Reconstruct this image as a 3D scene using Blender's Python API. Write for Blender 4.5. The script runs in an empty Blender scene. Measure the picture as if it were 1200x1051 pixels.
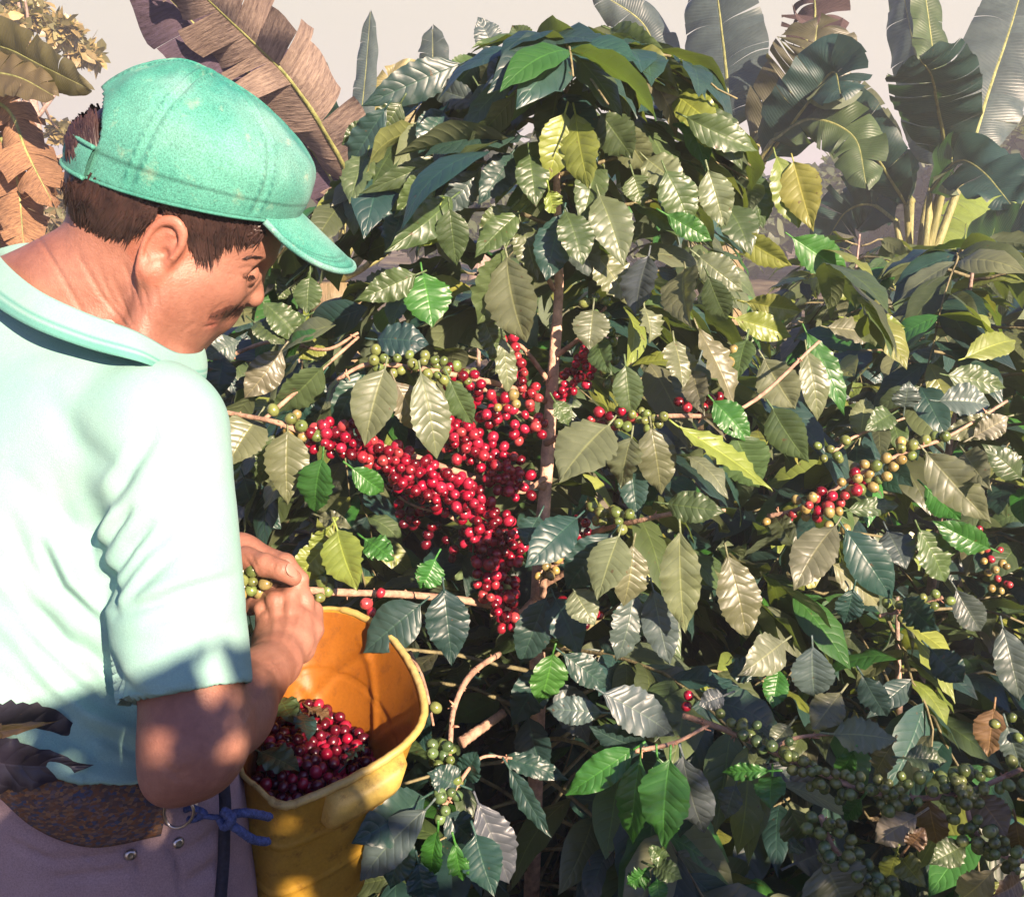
import bpy, math, os, random
import numpy as np
from mathutils import Vector, Matrix
rng = np.random.default_rng(7); random.seed(7)
scene = bpy.context.scene
C = scene.collection
# ---------------------------------------------------------------- camera, sky, sun, exposure
F = 1153.0; PITCH = math.radians(15.0); CAM = np.array([0.0, 0.0, 1.6])
FWD = np.array([0, math.cos(PITCH), -math.sin(PITCH)]); UPV = np.array([0, math.sin(PITCH), math.cos(PITCH)]); RGT = np.array([1.0, 0, 0])
cam_d = bpy.data.cameras.new('camera'); cam = bpy.data.objects.new('camera', cam_d); C.objects.link(cam)
cam_d.sensor_width = 36; cam_d.lens = F / 1200 * 36; cam_d.clip_start = 0.02; cam_d.clip_end = 5000
cam.location = CAM; cam.rotation_euler = (math.pi / 2 - PITCH, 0, 0); scene.camera = cam
SUN = np.array([0.48, -0.74, 0.44]); SUN /= np.linalg.norm(SUN)
sun_d = bpy.data.lights.new('sun', 'SUN'); sun = bpy.data.objects.new('sun', sun_d); C.objects.link(sun)
sun_d.energy = 5.0; sun_d.angle = math.radians(0.6); sun_d.color = (1.0, 0.77, 0.57)
sun.rotation_euler = Vector(SUN).to_track_quat('Z', 'Y').to_euler()
W = bpy.data.worlds.new('World'); scene.world = W; W.use_nodes = True
nt = W.node_tree; nt.nodes.clear()
def nd(nt, t, **kw):
    n = nt.nodes.new(t)
    for k, v in kw.items():
        if k in n.bl_rna.properties: setattr(n, k, v)
        else: n.inputs[k].default_value = v
    return n
sky = nd(nt, 'ShaderNodeTexSky', sky_type='NISHITA', sun_disc=False, sun_elevation=math.asin(SUN[2]), sun_rotation=math.atan2(SUN[0], SUN[1]))
sky.air_density = 1.3; sky.dust_density = 1.0; sky.ozone_density = 3.0
bg1 = nd(nt, 'ShaderNodeBackground', Strength=0.034)
tn0 = nd(nt, 'ShaderNodeMix', data_type='RGBA', blend_type='MULTIPLY'); tn0.inputs[0].default_value = 1; tn0.inputs[7].default_value = (.72, .84, 1.5, 1); nt.links.new(sky.outputs[0], tn0.inputs[6]); nt.links.new(tn0.outputs[2], bg1.inputs[0])
# bright hazy band low over the horizon, in front
tc = nd(nt, 'ShaderNodeTexCoord'); sp = nd(nt, 'ShaderNodeSeparateXYZ'); nt.links.new(tc.outputs['Generated'], sp.inputs[0])
mz = nd(nt, 'ShaderNodeMapRange', interpolation_type='SMOOTHSTEP'); mz.inputs[1].default_value = .36; mz.inputs[2].default_value = .2; nt.links.new(sp.outputs[2], mz.inputs[0])
my = nd(nt, 'ShaderNodeMapRange', interpolation_type='SMOOTHSTEP'); my.inputs[1].default_value = .45; my.inputs[2].default_value = .82; nt.links.new(sp.outputs[1], my.inputs[0])
mm = nd(nt, 'ShaderNodeMath', operation='MULTIPLY'); nt.links.new(mz.outputs[0], mm.inputs[0]); nt.links.new(my.outputs[0], mm.inputs[1])
bg2 = nd(nt, 'ShaderNodeBackground', Strength=1.0); bg2.inputs[0].default_value = (0.250, 0.230, 0.196, 1)
mx = nd(nt, 'ShaderNodeMixShader'); nt.links.new(mm.outputs[0], mx.inputs[0]); nt.links.new(bg1.outputs[0], mx.inputs[1]); nt.links.new(bg2.outputs[0], mx.inputs[2])
wo = nd(nt, 'ShaderNodeOutputWorld'); nt.links.new(mx.outputs[0], wo.inputs[0])
scene.view_settings.view_transform = 'Standard'; scene.view_settings.look = 'None'; scene.view_settings.gamma = 1; scene.view_settings.exposure = 1.82
scene.cycles.max_bounces = 6; scene.cycles.transparent_max_bounces = 6
# ---------------------------------------------------------------- helpers
def P(px, py, d):
    return CAM + d * (FWD + RGT * (px - 600) / F + UPV * (525.5 - py) / F)
def ray(px, py):
    v = FWD + RGT * (px - 600) / F + UPV * (525.5 - py) / F
    return v
def proj(p):
    q = np.asarray(p) - CAM; d = q @ FWD
    return np.stack([600 + F * (q @ RGT) / d, 525.5 - F * (q @ UPV) / d], -1), d
def unit(v):
    v = np.asarray(v, float); return v / (np.linalg.norm(v, axis=-1, keepdims=True) + 1e-12)
def mk_mesh(name, V, Fs, mat=None, parent=None, uv=None, tint=None, smooth=True, mats=None, midx=None):
    me = bpy.data.meshes.new(name); V = np.asarray(V, np.float32)
    Fl = [np.asarray(f, np.int32) for f in (Fs if isinstance(Fs, list) and len(Fs) and isinstance(Fs[0], np.ndarray) and Fs[0].ndim == 2 else [np.asarray(Fs, np.int32)])]
    loops = np.concatenate([f.ravel() for f in Fl]); tot = np.concatenate([np.full(len(f), f.shape[1], np.int32) for f in Fl])
    st = np.concatenate([[0], np.cumsum(tot)[:-1]]).astype(np.int32)
    me.vertices.add(len(V)); me.vertices.foreach_set('co', V.ravel())
    me.loops.add(len(loops)); me.loops.foreach_set('vertex_index', loops)
    me.polygons.add(len(tot)); me.polygons.foreach_set('loop_start', st); me.polygons.foreach_set('loop_total', tot)
    me.polygons.foreach_set('use_smooth', np.full(len(tot), smooth))
    if uv is not None:
        l = me.uv_layers.new(name='UVMap'); l.data.foreach_set('uv', np.asarray(uv, np.float32)[loops].ravel())
    if tint is not None:
        a = me.color_attributes.new('tint', 'FLOAT_COLOR', 'POINT'); t = np.asarray(tint, np.float32)
        if t.shape[1] == 3: t = np.concatenate([t, np.ones((len(t), 1), np.float32)], 1)
        a.data.foreach_set('color', t.ravel())
    if mats:
        for m in mats: me.materials.append(m)
        if midx is not None: me.polygons.foreach_set('material_index', np.asarray(midx, np.int32))
    elif mat: me.materials.append(mat)
    me.update(calc_edges=True); me.validate()
    return new_obj(name, me, parent)
def new_obj(name, me, parent=None):
    o = bpy.data.objects.new(name, me); C.objects.link(o)
    if parent is not None: o.parent = parent; o.matrix_parent_inverse = Matrix.Translation(-parent.location)
    return o
def empty(name, loc, label, cat, group=None):
    o = bpy.data.objects.new(name, None); C.objects.link(o); o.location = loc; o.empty_display_size = .05
    return tag(o, label, cat, group)
def tag(o, label=None, cat=None, group=None, kind=None):
    if label: o['label'] = label
    if cat: o['category'] = cat
    if group: o['group'] = group
    if kind: o['kind'] = kind
    return o
class MB:
    """collects pieces into one mesh"""
    def __init__(s): s.V = []; s.Q = []; s.T = []; s.uv = []; s.ti = []; s.n = 0
    def add(s, V, Q=None, T=None, uv=None, ti=(1, 1, 1)):
        V = np.asarray(V, float); s.V.append(V)
        if Q is not None and len(Q): s.Q.append(np.asarray(Q) + s.n)
        if T is not None and len(T): s.T.append(np.asarray(T) + s.n)
        s.uv.append(np.zeros((len(V), 2)) if uv is None else uv)
        ti = np.asarray(ti, float); s.ti.append(np.broadcast_to(ti, (len(V), 3)) if ti.ndim == 1 else ti); s.n += len(V)
    def build(s, name, mat, parent=None, smooth=True):
        Fs = []
        if s.Q: Fs.append(np.concatenate(s.Q).astype(np.int32))
        if s.T: Fs.append(np.concatenate(s.T).astype(np.int32))
        return mk_mesh(name, np.concatenate(s.V), Fs, mat, parent, np.concatenate(s.uv), np.concatenate(s.ti), smooth)
def spline(pts, n):
    """Catmull-Rom through pts -> n samples (works for any columns)"""
    p = np.asarray(pts, float); m = len(p)
    if m == 2: t = np.linspace(0, 1, n)[:, None]; return p[0] * (1 - t) + p[1] * t
    q = np.vstack([2 * p[0] - p[1], p, 2 * p[-1] - p[-2]]); t = np.linspace(0, m - 1 - 1e-9, n); i = t.astype(int); f = (t - i)[:, None]
    a, b, c, d = q[i], q[i + 1], q[i + 2], q[i + 3]
    return .5 * (2 * b + (c - a) * f + (2 * a - 5 * b + 4 * c - d) * f ** 2 + (3 * b - a - 3 * c + d) * f ** 3)
def loop_spline(pts, n):
    p = np.asarray(pts, float); m = len(p); t = np.linspace(0, m, n, endpoint=False); i = t.astype(int); f = (t - i)[:, None]
    a, b, c, d = p[(i - 1) % m], p[i % m], p[(i + 1) % m], p[(i + 2) % m]
    return .5 * (2 * b + (c - a) * f + (2 * a - 5 * b + 4 * c - d) * f ** 2 + (3 * b - a - 3 * c + d) * f ** 3)
def frames(p):
    t = unit(np.gradient(p, axis=0)); ref = np.array([0, 0, 1.0]) if abs(t[0][2]) < .9 else np.array([1.0, 0, 0])
    n = [unit(np.cross(t[0], ref))]
    for k in range(1, len(p)):
        v = n[-1] - t[k] * (n[-1] @ t[k]); n.append(unit(v))
    n = np.array(n); return t, n, np.cross(t, n)
def tube(mb, pts, r, n=None, seg=7, ti=(1, 1, 1), cap=True, bumps=0, flat=1.0):
    pts = np.asarray(pts, float)
    if n: pts = spline(pts, n)
    m = len(pts); r = np.interp(np.linspace(0, 1, m), np.linspace(0, 1, len(np.atleast_1d(r))), np.atleast_1d(r)) if np.ndim(r) else np.full(m, r)
    if bumps: r = r * (1 + bumps * rng.uniform(-1, 1, m))
    t, a, b = frames(pts); th = np.linspace(0, 2 * math.pi, seg, endpoint=False)
    V = pts[:, None] + (a[:, None] * np.cos(th)[None, :, None] + b[:, None] * np.sin(th)[None, :, None] * flat) * r[:, None, None]
    V = V.reshape(-1, 3); i = np.arange(m - 1)[:, None] * seg; j = np.arange(seg)[None]; k = (j + 1) % seg
    Q = np.stack([i + j, i + k, i + seg + k, i + seg + j], -1).reshape(-1, 4); T = []
    uv = np.stack(np.meshgrid(np.linspace(0, 1, m), np.linspace(0, 1, seg), indexing='ij'), -1).reshape(-1, 2)
    if cap:
        V = np.vstack([V, pts[0], pts[-1]]); uv = np.vstack([uv, [0, 0], [1, 1]]); c0, c1 = m * seg, m * seg + 1
        T = [(c0, (q + 1) % seg, q) for q in range(seg)] + [(c1, (m - 1) * seg + q, (m - 1) * seg + (q + 1) % seg) for q in range(seg)]
    mb.add(V, Q, T, uv, ti)
def grid_faces(nu, nv):
    i = np.arange(nv - 1)[:, None] * nu; j = np.arange(nu - 1)[None]
    return np.stack([i + j, i + j + 1, i + nu + j + 1, i + nu + j], -1).reshape(-1, 4)
# ---------------------------------------------------------------- material helpers
def mat_new(name):
    m = bpy.data.materials.new(name); m.use_nodes = True; nt = m.node_tree; nt.nodes.clear()
    b = nt.nodes.new('ShaderNodeBsdfPrincipled'); o = nt.nodes.new('ShaderNodeOutputMaterial'); nt.links.new(b.outputs[0], o.inputs[0])
    return m, nt, b, o
def lk(nt, a, b): nt.links.new(a, b)
def M(nt, op, a, b=None, c=None, clamp=False):
    n = nt.nodes.new('ShaderNodeMath'); n.operation = op; n.use_clamp = clamp
    for i, v in enumerate((a, b, c)):
        if v is None: continue
        if isinstance(v, (int, float)): n.inputs[i].default_value = v
        else: nt.links.new(v, n.inputs[i])
    return n.outputs[0]
def ramp(nt, fac, stops, interp='LINEAR'):
    n = nt.nodes.new('ShaderNodeValToRGB'); e = n.color_ramp.elements; n.color_ramp.interpolation = interp
    while len(e) < len(stops): e.new(.5)
    for k, (p, c) in enumerate(stops): e[k].position = p; e[k].color = (*c, 1) if len(c) == 3 else c
    nt.links.new(fac, n.inputs[0]); return n.outputs[0]
def noise(nt, scale, detail=3, rough=.55, vec=None, dist=0):
    n = nt.nodes.new('ShaderNodeTexNoise'); n.inputs['Scale'].default_value = scale; n.inputs['Detail'].default_value = detail
    n.inputs['Roughness'].default_value = rough; n.inputs['Distortion'].default_value = dist
    if vec is not None: nt.links.new(vec, n.inputs[0])
    return n.outputs['Fac']
def coord(nt, which='Object', scale=None):
    t = nt.nodes.new('ShaderNodeTexCoord').outputs[which]
    if scale is not None:
        mp = nt.nodes.new('ShaderNodeMapping'); mp.inputs['Scale'].default_value = scale; nt.links.new(t, mp.inputs[0]); return mp.outputs[0]
    return t
def mixc(nt, fac, a, b, mode='MIX'):
    n = nt.nodes.new('ShaderNodeMix'); n.data_type = 'RGBA'; n.blend_type = mode
    for v, i in ((fac, 0), (a, 6), (b, 7)):
        if isinstance(v, (int, float)): n.inputs[i].default_value = v
        elif isinstance(v, tuple): n.inputs[i].default_value = (*v, 1)
        else: nt.links.new(v, n.inputs[i])
    return n.outputs[2]
def bump(nt, h, strength, dist, bsdf, prev=None):
    n = nt.nodes.new('ShaderNodeBump'); n.inputs['Strength'].default_value = strength; n.inputs['Distance'].default_value = dist
    nt.links.new(h, n.inputs['Height'])
    if prev is not None: nt.links.new(prev, n.inputs['Normal'])
    if bsdf is not None: nt.links.new(n.outputs[0], bsdf.inputs['Normal'])
    return n.outputs[0]
def attr(nt, name='tint'):
    n = nt.nodes.new('ShaderNodeAttribute'); n.attribute_name = name; return n.outputs['Color']
# ---------------------------------------------------------------- materials
def leaf_material(name, veins=9.0, slant=1.5, rough=.38, trans=.25, sheen=0.0, spec=.6, bumpd=.0016):
    m, nt, b, o = mat_new(name)
    uv = nt.nodes.new('ShaderNodeUVMap').outputs[0]; s = nt.nodes.new('ShaderNodeSeparateXYZ'); lk(nt, uv, s.inputs[0])
    a = M(nt, 'MULTIPLY', M(nt, 'ABSOLUTE', M(nt, 'SUBTRACT', s.outputs[0], .5)), 2.0)
    ph = M(nt, 'SUBTRACT', M(nt, 'MULTIPLY', s.outputs[1], veins), M(nt, 'MULTIPLY', M(nt, 'POWER', a, 1.25), slant))
    fr = M(nt, 'FRACT', ph); tri = M(nt, 'ABSOLUTE', M(nt, 'SUBTRACT', fr, .5))      # .5 at a vein, 0 between
    quilt = M(nt, 'SUBTRACT', 1.0, M(nt, 'POWER', M(nt, 'MULTIPLY', tri, 2.0), 3.0))
    edge = M(nt, 'SUBTRACT', 1.0, M(nt, 'POWER', a, 4.0))
    quilt = M(nt, 'MULTIPLY', quilt, edge)
    mid = M(nt, 'SUBTRACT', 1.0, M(nt, 'SMOOTH_MIN', M(nt, 'MULTIPLY', a, 16.0), 1.0, .2), clamp=True)
    vein = M(nt, 'MULTIPLY', M(nt, 'GREATER_THAN', tri, .463), M(nt, 'LESS_THAN', a, .93))
    vn = M(nt, 'MAXIMUM', M(nt, 'MULTIPLY', vein, .14), M(nt, 'MULTIPLY', mid, .7))
    col = attr(nt); ob = coord(nt)
    n1 = noise(nt, 30, 4, .65, ob); col2 = mixc(nt, .55, col, ramp(nt, n1, [(.25, (.45, .45, .45)), (.75, (1.0, 1.0, 1.0))]), 'MULTIPLY')
    lite = mixc(nt, 1.0, col2, (2.0, 1.9, 1.5), 'MULTIPLY'); col3 = mixc(nt, vn, col2, lite)
    n2 = noise(nt, 95, 2, .5, ob); spots = M(nt, 'GREATER_THAN', n2, .735)
    col3 = mixc(nt, M(nt, 'MULTIPLY', spots, .7), col3, (.10, .06, .03))
    geo = nt.nodes.new('ShaderNodeNewGeometry')
    under = mixc(nt, .55, col3, (.16, .19, .10)); col4 = mixc(nt, geo.outputs['Backfacing'], col3, under)
    lk(nt, col4, b.inputs['Base Color']); b.inputs['Specular IOR Level'].default_value = spec
    rr = M(nt, 'ADD', M(nt, 'MULTIPLY', n1, .25), rough - .1); lk(nt, M(nt, 'ADD', rr, M(nt, 'MULTIPLY', geo.outputs['Backfacing'], .2)), b.inputs['Roughness'])
    h = M(nt, 'ADD', quilt, M(nt, 'MULTIPLY', mid, -.6)); h = M(nt, 'ADD', h, M(nt, 'MULTIPLY', noise(nt, 260, 2, .5, ob), .10))
    bump(nt, h, .33, bumpd, b)
    tr = nt.nodes.new('ShaderNodeBsdfTranslucent'); lk(nt, mixc(nt, 1.0, col4, (1.9, 2.1, .55), 'MULTIPLY'), tr.inputs[0])
    ms = nt.nodes.new('ShaderNodeMixShader'); ms.inputs[0].default_value = trans
    lk(nt, b.outputs[0], ms.inputs[1]); lk(nt, tr.outputs[0], ms.inputs[2]); lk(nt, ms.outputs[0], o.inputs[0])
    return m
M_LEAF = leaf_material('coffee_leaf')
M_BANANA = leaf_material('banana_leaf', veins=70, slant=1.0, rough=.42, trans=.35, bumpd=.004)
def banana_dry():
    m, nt, b, o = mat_new('dry_banana_leaf'); uv = coord(nt, 'UV', (3, 60, 1)); n1 = noise(nt, 2.0, 4, .7, uv); n2 = noise(nt, 9, 3, .6, coord(nt))
    col = mixc(nt, 1.0, attr(nt), ramp(nt, n1, [(.3, (.35, .3, .3)), (.7, (1.3, 1.2, 1.1))]), 'MULTIPLY')
    lk(nt, mixc(nt, M(nt, 'MULTIPLY', n2, .5), col, (.09, .05, .05)), b.inputs['Base Color']); b.inputs['Roughness'].default_value = .8
    bump(nt, n1, .8, .01, b)
    tr = nt.nodes.new('ShaderNodeBsdfTranslucent'); lk(nt, col, tr.inputs[0]); ms = nt.nodes.new('ShaderNodeMixShader'); ms.inputs[0].default_value = .3
    lk(nt, b.outputs[0], ms.inputs[1]); lk(nt, tr.outputs[0], ms.inputs[2]); lk(nt, ms.outputs[0], o.inputs[0]); return m
M_DRY = banana_dry()
def simple(name, c1, c2, scale, rough, bumpd=0, bs=None, spec=.5, usetint=False, metal=0, detail=4, sc3=None):
    m, nt, b, o = mat_new(name); v = coord(nt, 'Object', sc3) if sc3 else coord(nt); n = noise(nt, scale, detail, .6, v)
    col = ramp(nt, n, [(.3, c1), (.7, c2)])
    if usetint: col = mixc(nt, 1.0, col, attr(nt), 'MULTIPLY')
    lk(nt, col, b.inputs['Base Color']); b.inputs['Roughness'].default_value = rough; b.inputs['Specular IOR Level'].default_value = spec; b.inputs['Metallic'].default_value = metal
    if bumpd: bump(nt, noise(nt, bs or scale * 3, 3, .6, v), .8, bumpd, b)
    return m
M_BARK = simple('coffee_bark', (.16, .11, .09), (.42, .30, .24), 60, .75, .003, 150, usetint=True)
M_SOIL = simple('soil', (.05, .028, .018), (.20, .12, .07), 7, .95, .03, 40)
M_METAL = simple('worn_steel', (.35, .33, .32), (.55, .52, .5), 90, .32, metal=1)
M_ROPE = simple('rope', (.02, .03, .09), (.08, .12, .30), 300, .8, .001, usetint=True)
M_STRAP = simple('strap_webbing', (.006, .006, .012), (.02, .02, .035), 300, .75, .0006)
def berry_mat():
    m, nt, b, o = mat_new('coffee_cherry_skin'); n = noise(nt, 120, 2, .5, coord(nt))
    col = mixc(nt, 1.0, attr(nt), ramp(nt, n, [(.3, (.6, .6, .6)), (.75, (1.15, 1.15, 1.15))]), 'MULTIPLY')
    lk(nt, col, b.inputs['Base Color']); b.inputs['Roughness'].default_value = .27; b.inputs['Specular IOR Level'].default_value = .6
    b.inputs['Subsurface Weight'].default_value = 0.0; return m
M_BERRY = berry_mat()
def skin_mat():
    m, nt, b, o = mat_new('skin'); v = coord(nt); n1 = noise(nt, 9, 3, .6, v); n2 = noise(nt, 160, 3, .6, v)
    col = ramp(nt, n1, [(.3, (.20, .078, .050)), (.7, (.34, .165, .115))])
    col = mixc(nt, .35, col, ramp(nt, n2, [(.35, (.6, .55, .55)), (.65, (1, 1, 1))]), 'MULTIPLY')
    col = mixc(nt, 1.0, col, attr(nt), 'MULTIPLY')
    lk(nt, col, b.inputs['Base Color']); b.inputs['Roughness'].default_value = .5; b.inputs['Specular IOR Level'].default_value = .45
    b.inputs['Subsurface Weight'].default_value = .05; b.inputs['Subsurface Radius'].default_value = (.02, .008, .004); b.inputs['Subsurface Scale'].default_value = .5
    n3 = noise(nt, 420, 3, .7, v); n4 = nt.nodes.new('ShaderNodeTexVoronoi'); n4.inputs['Scale'].default_value = 500; lk(nt, v, n4.inputs[0])
    p = bump(nt, n3, .7, .0007, None); bump(nt, n4.outputs[0], .25, .0005, b, p); return m
M_SKIN = skin_mat()
def cloth(name, base, dark, fleck, weave=900, rough=.9, stain=None):
    m, nt, b, o = mat_new(name); v = coord(nt)
    n1 = noise(nt, 10, 4, .6, v); n2 = noise(nt, 700, 2, .8, v); n3 = noise(nt, 45, 4, .7, v)
    col = ramp(nt, n1, [(.3, dark), (.7, base)]); col = mixc(nt, 1.0, col, ramp(nt, n2, [(.3, (1 - fleck,) * 3), (.7, (1 + fleck * .4,) * 3)]), 'MULTIPLY')
    if stain: col = mixc(nt, M(nt, 'MULTIPLY', ramp(nt, n3, [(.58, (0, 0, 0)), (.75, (1, 1, 1))]), .5), col, stain)
    col = mixc(nt, 1.0, col, attr(nt), 'MULTIPLY')
    lk(nt, col, b.inputs['Base Color']); b.inputs['Roughness'].default_value = rough; b.inputs['Specular IOR Level'].default_value = .15
    b.inputs['Sheen Weight'].default_value = .04
    p = bump(nt, noise(nt, weave, 2, .6, v), .5, .0008, None); bump(nt, n3, .25, .0022, b, p); return m
M_SHIRT = cloth('aqua_cotton', (.25, .405, .36), (.195, .375, .335), .12)
M_CAP = cloth('green_twill', (.11, .34, .265), (.015, .18, .135), .5, stain=(.24, .34, .24))
M_PANTS = cloth('mauve_cotton', (.37, .27, .275), (.27, .19, .20), .25)
M_HAIR = simple('dark_hair', (.012, .006, .006), (.05, .025, .02), 60, .45, spec=.5)
def knit():
    m, nt, b, o = mat_new('brown_knit'); v = coord(nt); vo = nt.nodes.new('ShaderNodeTexVoronoi'); vo.inputs['Scale'].default_value = 1.0
    mp = nt.nodes.new('ShaderNodeMapping'); mp.inputs['Scale'].default_value = (300, 300, 520); lk(nt, v, mp.inputs[0]); lk(nt, mp.outputs[0], vo.inputs[0])
    s = nt.nodes.new('ShaderNodeSeparateXYZ'); lk(nt, vo.outputs['Color'], s.inputs[0])
    lk(nt, ramp(nt, s.outputs[0], [(.1, (.13, .055, .02)), (.45, (.045, .035, .04)), (.7, (.19, .10, .04)), (.95, (.04, .05, .09))]), b.inputs['Base Color'])
    b.inputs['Roughness'].default_value = .95; bump(nt, vo.outputs[0], -1.0, .006, b); return m
M_KNIT = knit()
def plastic():
    m, nt, b, o = mat_new('yellow_plastic'); v = coord(nt); n1 = noise(nt, 9, 5, .7, v); n2 = noise(nt, 60, 4, .75, v); n3 = noise(nt, 300, 2, .6, v)
    col = ramp(nt, n1, [(.3, (.38, .20, .014)), (.7, (.48, .30, .04))])
    col = mixc(nt, 1.0, col, attr(nt), 'MULTIPLY')
    col = mixc(nt, ramp(nt, n2, [(.55, (0, 0, 0)), (.75, (.75, .75, .75))]), col, (.14, .05, .012))
    col = mixc(nt, .3, col, ramp(nt, n3, [(.3, (.5, .5, .5)), (.7, (1, 1, 1))]), 'MULTIPLY')
    lk(nt, col, b.inputs['Base Color']); b.inputs['Roughness'].default_value = .5; bump(nt, n2, .4, .001, b)
    tr = nt.nodes.new('ShaderNodeBsdfTranslucent'); lk(nt, mixc(nt, 1.0, col, (1.3, .8, .35), 'MULTIPLY'), tr.inputs[0])
    ms = nt.nodes.new('ShaderNodeMixShader'); ms.inputs[0].default_value = .25
    lk(nt, b.outputs[0], ms.inputs[1]); lk(nt, tr.outputs[0], ms.inputs[2]); lk(nt, ms.outputs[0], o.inputs[0]); return m
M_PLASTIC = plastic()
M_NAIL = simple('nail', (.26, .14, .10), (.34, .19, .145), 80, .3)
M_DARKSKIN = simple('eye_dark', (.01, .006, .005), (.02, .012, .01), 50, .3)
# ---------------------------------------------------------------- implicit surfaces -> meshes
f32 = np.float32
def rc(p, a, b, ra, rb, sq=None, fac=1.0):
    """rounded cone; sq/fac flatten its cross-section along the unit vector sq"""
    a = np.asarray(a, f32); b = np.asarray(b, f32)
    if sq is not None:
        sq = np.asarray(sq, f32); k = f32(1 / fac - 1)
        p = p + ((p - a) @ sq)[:, None] * sq * k; b = b + ((b - a) @ sq) * sq * k
    ab = b - a; h = np.clip(((p - a) @ ab) / (ab @ ab), 0, 1)
    return np.linalg.norm(p - a - h[:, None] * ab, axis=1) - (ra + (rb - ra) * h)
def ell(p, c, R, rad):
    q = (p - np.asarray(c, f32)) @ np.asarray(R, f32).T; rad = np.asarray(rad, f32)
    k0 = np.linalg.norm(q / rad, axis=1); k1 = np.linalg.norm(q / rad ** 2, axis=1) + 1e-9
    return k0 * (k0 - 1) / k1
def sph(p, c, r): return np.linalg.norm(p - np.asarray(c, f32), axis=1) - r
def smin(a, b, k):
    h = np.clip(.5 + .5 * (b - a) / k, 0, 1); return b + (a - b) * h - k * h * (1 - h)
def smax(a, b, k): return -smin(-a, -b, k)
def near(p, c, r, fn, pad=.03):
    """evaluate fn only near the ball (c, r)"""
    d = np.linalg.norm(p - np.asarray(c, f32), axis=1) - r; out = (d + pad).astype(f32); m = d < pad
    if m.any(): out[m] = fn(p[m])
    return out
def sparse_nets(f, lo, hi, h, B=8, slack=1.25):
    lo = np.asarray(lo, float); nb = np.ceil((np.asarray(hi) - lo) / (h * B)).astype(int)
    g = np.stack(np.meshgrid(*[np.arange(n) for n in nb], indexing='ij'), -1).reshape(-1, 3)
    cen = (lo + (g + .5) * B * h).astype(f32); d = np.concatenate([f(c) for c in np.array_split(cen, max(1, len(cen) // 60000))])
    g = g[np.abs(d) < h * B * .87 * slack + .002]
    n1 = B + 1; off = np.stack(np.meshgrid(*[np.arange(n1)] * 3, indexing='ij'), -1)
    NX = nb * B + 2
    def key(c): return (c[..., 0] * NX[1] + c[..., 1]) * NX[2] + c[..., 2]
    keys, verts, quads_k = [], [], []
    for ch in np.array_split(np.arange(len(g)), max(1, len(g) // 400)):
        if not len(ch): continue
        base = g[ch] * B; ci = base[:, None, None, None] + off[None]
        pts = (lo + ci * h).astype(f32); v = f(pts.reshape(-1, 3)).reshape(len(ch), n1, n1, n1)
        s = v < 0
        c8 = [(i, j, k) for i in (0, 1) for j in (0, 1) for k in (0, 1)]
        def cor(A, i, j, k): return A[:, i:i + B, j:j + B, k:k + B]
        cnt = sum(cor(s, *c).astype(np.int8) for c in c8); act = (cnt > 0) & (cnt < 8)
        acc = np.zeros(act.shape + (3,)); num = np.zeros(act.shape)
        for a in range(8):
            for b in range(a + 1, 8):
                A, Bc = c8[a], c8[b]
                if sum(abs(x - y) for x, y in zip(A, Bc)) != 1: continue
                va, vb = cor(v, *A), cor(v, *Bc); cr = ((va < 0) != (vb < 0)); t = np.where(cr, va / (va - vb + 1e-20), 0)
                for ax in range(3): acc[..., ax] += np.where(cr, A[ax] + t * (Bc[ax] - A[ax]), 0)
                num += cr
        idx = np.argwhere(act); cell = base[idx[:, 0]] + idx[:, 1:]
        m = act; pos = lo + (cell + acc[m] / num[m][:, None]) * h
        keys.append(key(cell)); verts.append(pos)
        for ax in range(3):
            sl0 = [slice(0, B)] * 3; sl1 = list(sl0); sl1[ax] = slice(1, B + 1)
            a = s[(slice(None), *sl0)]; b = s[(slice(None), *sl1)]; e = np.argwhere(a != b)
            if not len(e): continue
            cc = base[e[:, 0]] + e[:, 1:]; flip = a[tuple(e.T)]
            u, w = [(1, 2), (2, 0), (0, 1)][ax]; du = np.zeros(3, int); du[u] = 1; dw = np.zeros(3, int); dw[w] = 1
            q = np.stack([key(cc - du - dw), key(cc - dw), key(cc), key(cc - du)], 1); q[~flip] = q[~flip][:, ::-1]
            ok = (cc[:, u] > 0) & (cc[:, w] > 0); quads_k.append(q[ok])
    K = np.concatenate(keys); Vv = np.concatenate(verts); Q = np.concatenate(quads_k)
    o = np.argsort(K); Ks = K[o]; Vv = Vv[o]; i = np.clip(np.searchsorted(Ks, Q), 0, len(Ks) - 1); good = (Ks[i] == Q).all(1)
    return Vv, i[good]
def vnormals(V, Q):
    n = np.cross(V[Q[:, 2]] - V[Q[:, 0]], V[Q[:, 3]] - V[Q[:, 1]]); N = np.zeros_like(V)
    for k in range(4): np.add.at(N, Q[:, k], n)
    return unit(N)
def march(f, px, py, d0=.5, d1=1.5, extra=0.0):
    """first hit of rays with an implicit surface -> points (n,3); misses are nan"""
    px = np.atleast_1d(np.asarray(px, float)); py = np.atleast_1d(np.asarray(py, float))
    D = FWD + RGT * ((px - 600) / F)[:, None] + UPV * ((525.5 - py) / F)[:, None]; L = np.linalg.norm(D, axis=1)
    t = np.full(len(px), d0)
    for _ in range(70):
        v = f((CAM + D * t[:, None]).astype(f32)) - extra; t = t + .85 * v / L; t = np.minimum(t, d1 + .1)
    t[t > d1] = np.nan
    return CAM + D * t[:, None]
def grad(f, p, e=.0012):
    p = p.astype(f32); return unit(np.stack([f(p + np.array(v, f32)) - f(p - np.array(v, f32)) for v in ((e, 0, 0), (0, e, 0), (0, 0, e))], 1))

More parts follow.
